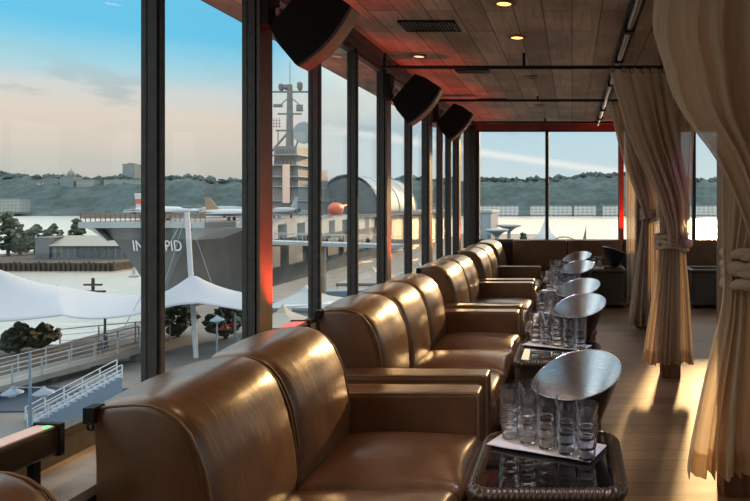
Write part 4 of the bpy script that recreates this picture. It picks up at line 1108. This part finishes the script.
L.new(zj.outputs[0], mr.inputs['Value'])
def zz(z): return (z+.1)
left = ramp([(zz(-.1), (.35,.35,.34)), (zz(-.01), (.50,.48,.43)), (zz(.04), (.54,.52,.47)), (zz(.085), (.70,.59,.50)), (zz(.115), (.76,.63,.54)), (zz(.15), (.66,.66,.64)), (zz(.185), (.36,.64,.75)), (zz(.23), (.15,.55,.80)), (zz(.30), (.16,.54,.80)), (zz(.42), (1.9,1.85,1.75)), (zz(.9), (1.9,1.9,1.9))])
far = ramp([(zz(-.1), (.5,.5,.5)), (zz(0), (.66,.68,.68)), (zz(.05), (.60,.68,.71)), (zz(.12), (.50,.66,.74)), (zz(.17), (1.0,.92,.78)), (zz(.24), (2.6,2.0,1.35)), (zz(.42), (2.2,1.9,1.6)), (zz(.9), (1.9,1.9,1.9))])
L.new(mr.outputs[0], left.inputs[0]); L.new(mr.outputs[0], far.inputs[0])
fm = N.new('ShaderNodeMapRange'); fm.interpolation_type = 'SMOOTHSTEP'; fm.inputs['From Min'].default_value = .86; fm.inputs['From Max'].default_value = .985
L.new(sp.outputs['Y'], fm.inputs['Value'])
mx = N.new('ShaderNodeMix'); mx.data_type = 'RGBA'; L.new(fm.outputs[0], mx.inputs['Factor']); L.new(left.outputs[0], mx.inputs['A']); L.new(far.outputs[0], mx.inputs['B'])
# small grey-blue clouds
cn = N.new('ShaderNodeTexNoise'); cn.inputs['Scale'].default_value = 7; cn.inputs['Detail'].default_value = 6
mpc = N.new('ShaderNodeMapping'); mpc.inputs['Scale'].default_value = (1, 1, 3.2); mpc.inputs['Location'].default_value = (.3, .1, 0); L.new(tc.outputs['Generated'], mpc.inputs[0]); L.new(mpc.outputs[0], cn.inputs['Vector'])
cm = N.new('ShaderNodeMapRange'); cm.interpolation_type = 'SMOOTHSTEP'; cm.inputs['From Min'].default_value = .55; cm.inputs['From Max'].default_value = .64; cm.inputs['To Max'].default_value = .6
L.new(cn.outputs['Fac'], cm.inputs['Value'])
bnd = N.new('ShaderNodeMapRange'); bnd.inputs['From Min'].default_value = .09; bnd.inputs['From Max'].default_value = .13; L.new(sp.outputs['Z'], bnd.inputs['Value'])
bm2 = N.new('ShaderNodeMapRange'); bm2.inputs['From Min'].default_value = .20; bm2.inputs['From Max'].default_value = .15; L.new(sp.outputs['Z'], bm2.inputs['Value'])
k1 = N.new('ShaderNodeMath'); k1.operation = 'MULTIPLY'; L.new(cm.outputs[0], k1.inputs[0]); L.new(bnd.outputs[0], k1.inputs[1])
k2 = N.new('ShaderNodeMath'); k2.operation = 'MULTIPLY'; L.new(k1.outputs[0], k2.inputs[0]); L.new(bm2.outputs[0], k2.inputs[1])
mx2 = N.new('ShaderNodeMix'); mx2.data_type = 'RGBA'; mx2.inputs['B'].default_value = (.40, .46, .48, 1); L.new(k2.outputs[0], mx2.inputs['Factor']); L.new(mx.outputs['Result'], mx2.inputs['A'])
# white streak low over the far bank
st1 = N.new('ShaderNodeMath'); st1.operation = 'MULTIPLY_ADD'; st1.inputs[1].default_value = .14; L.new(sp.outputs['X'], st1.inputs[0]); L.new(sp.outputs['Z'], st1.inputs[2])
st2 = N.new('ShaderNodeMath'); st2.operation = 'SUBTRACT'; st2.inputs[1].default_value = .062; L.new(st1.outputs[0], st2.inputs[0])
st3 = N.new('ShaderNodeMath'); st3.operation = 'ABSOLUTE'; L.new(st2.outputs[0], st3.inputs[0])
st4 = N.new('ShaderNodeMapRange'); st4.interpolation_type = 'SMOOTHSTEP'; st4.inputs['From Min'].default_value = .010; st4.inputs['From Max'].default_value = .0; st4.inputs['To Max'].default_value = .75; L.new(st3.outputs[0], st4.inputs['Value'])
st5 = N.new('ShaderNodeMath'); st5.operation = 'MULTIPLY'; L.new(st4.outputs[0], st5.inputs[0]); L.new(fm.outputs[0], st5.inputs[1])
mx3 = N.new('ShaderNodeMix'); mx3.data_type = 'RGBA'; mx3.inputs['B'].default_value = (.92, .86, .80, 1); L.new(st5.outputs[0], mx3.inputs['Factor']); L.new(mx2.outputs['Result'], mx3.inputs['A'])
L.new(mx3.outputs['Result'], bg.inputs['Color']); bg.inputs['Strength'].default_value = 1.0

# ------------------------------------------------------------------ camera and view
cam = bpy.data.cameras.new('camera'); co = bpy.data.objects.new('camera', cam); C.objects.link(co)
co.location = (0, 0, EYE); co.rotation_euler = (PI/2, 0, 0)
cam.sensor_width = 36; cam.lens = 28.8; cam.shift_x = -(572-375)/750; cam.shift_y = -(250.5-203)/750; cam.clip_end = 3000; cam.clip_start = .05
S.camera = co
S.view_settings.view_transform = 'Standard'; S.view_settings.look = 'None'; S.view_settings.gamma = 1; S.view_settings.use_curve_mapping = False; S.view_settings.exposure = .25
S.cycles.max_bounces = 20; S.cycles.transmission_bounces = 20; S.cycles.transparent_max_bounces = 24; S.cycles.diffuse_bounces = 5; S.cycles.glossy_bounces = 6
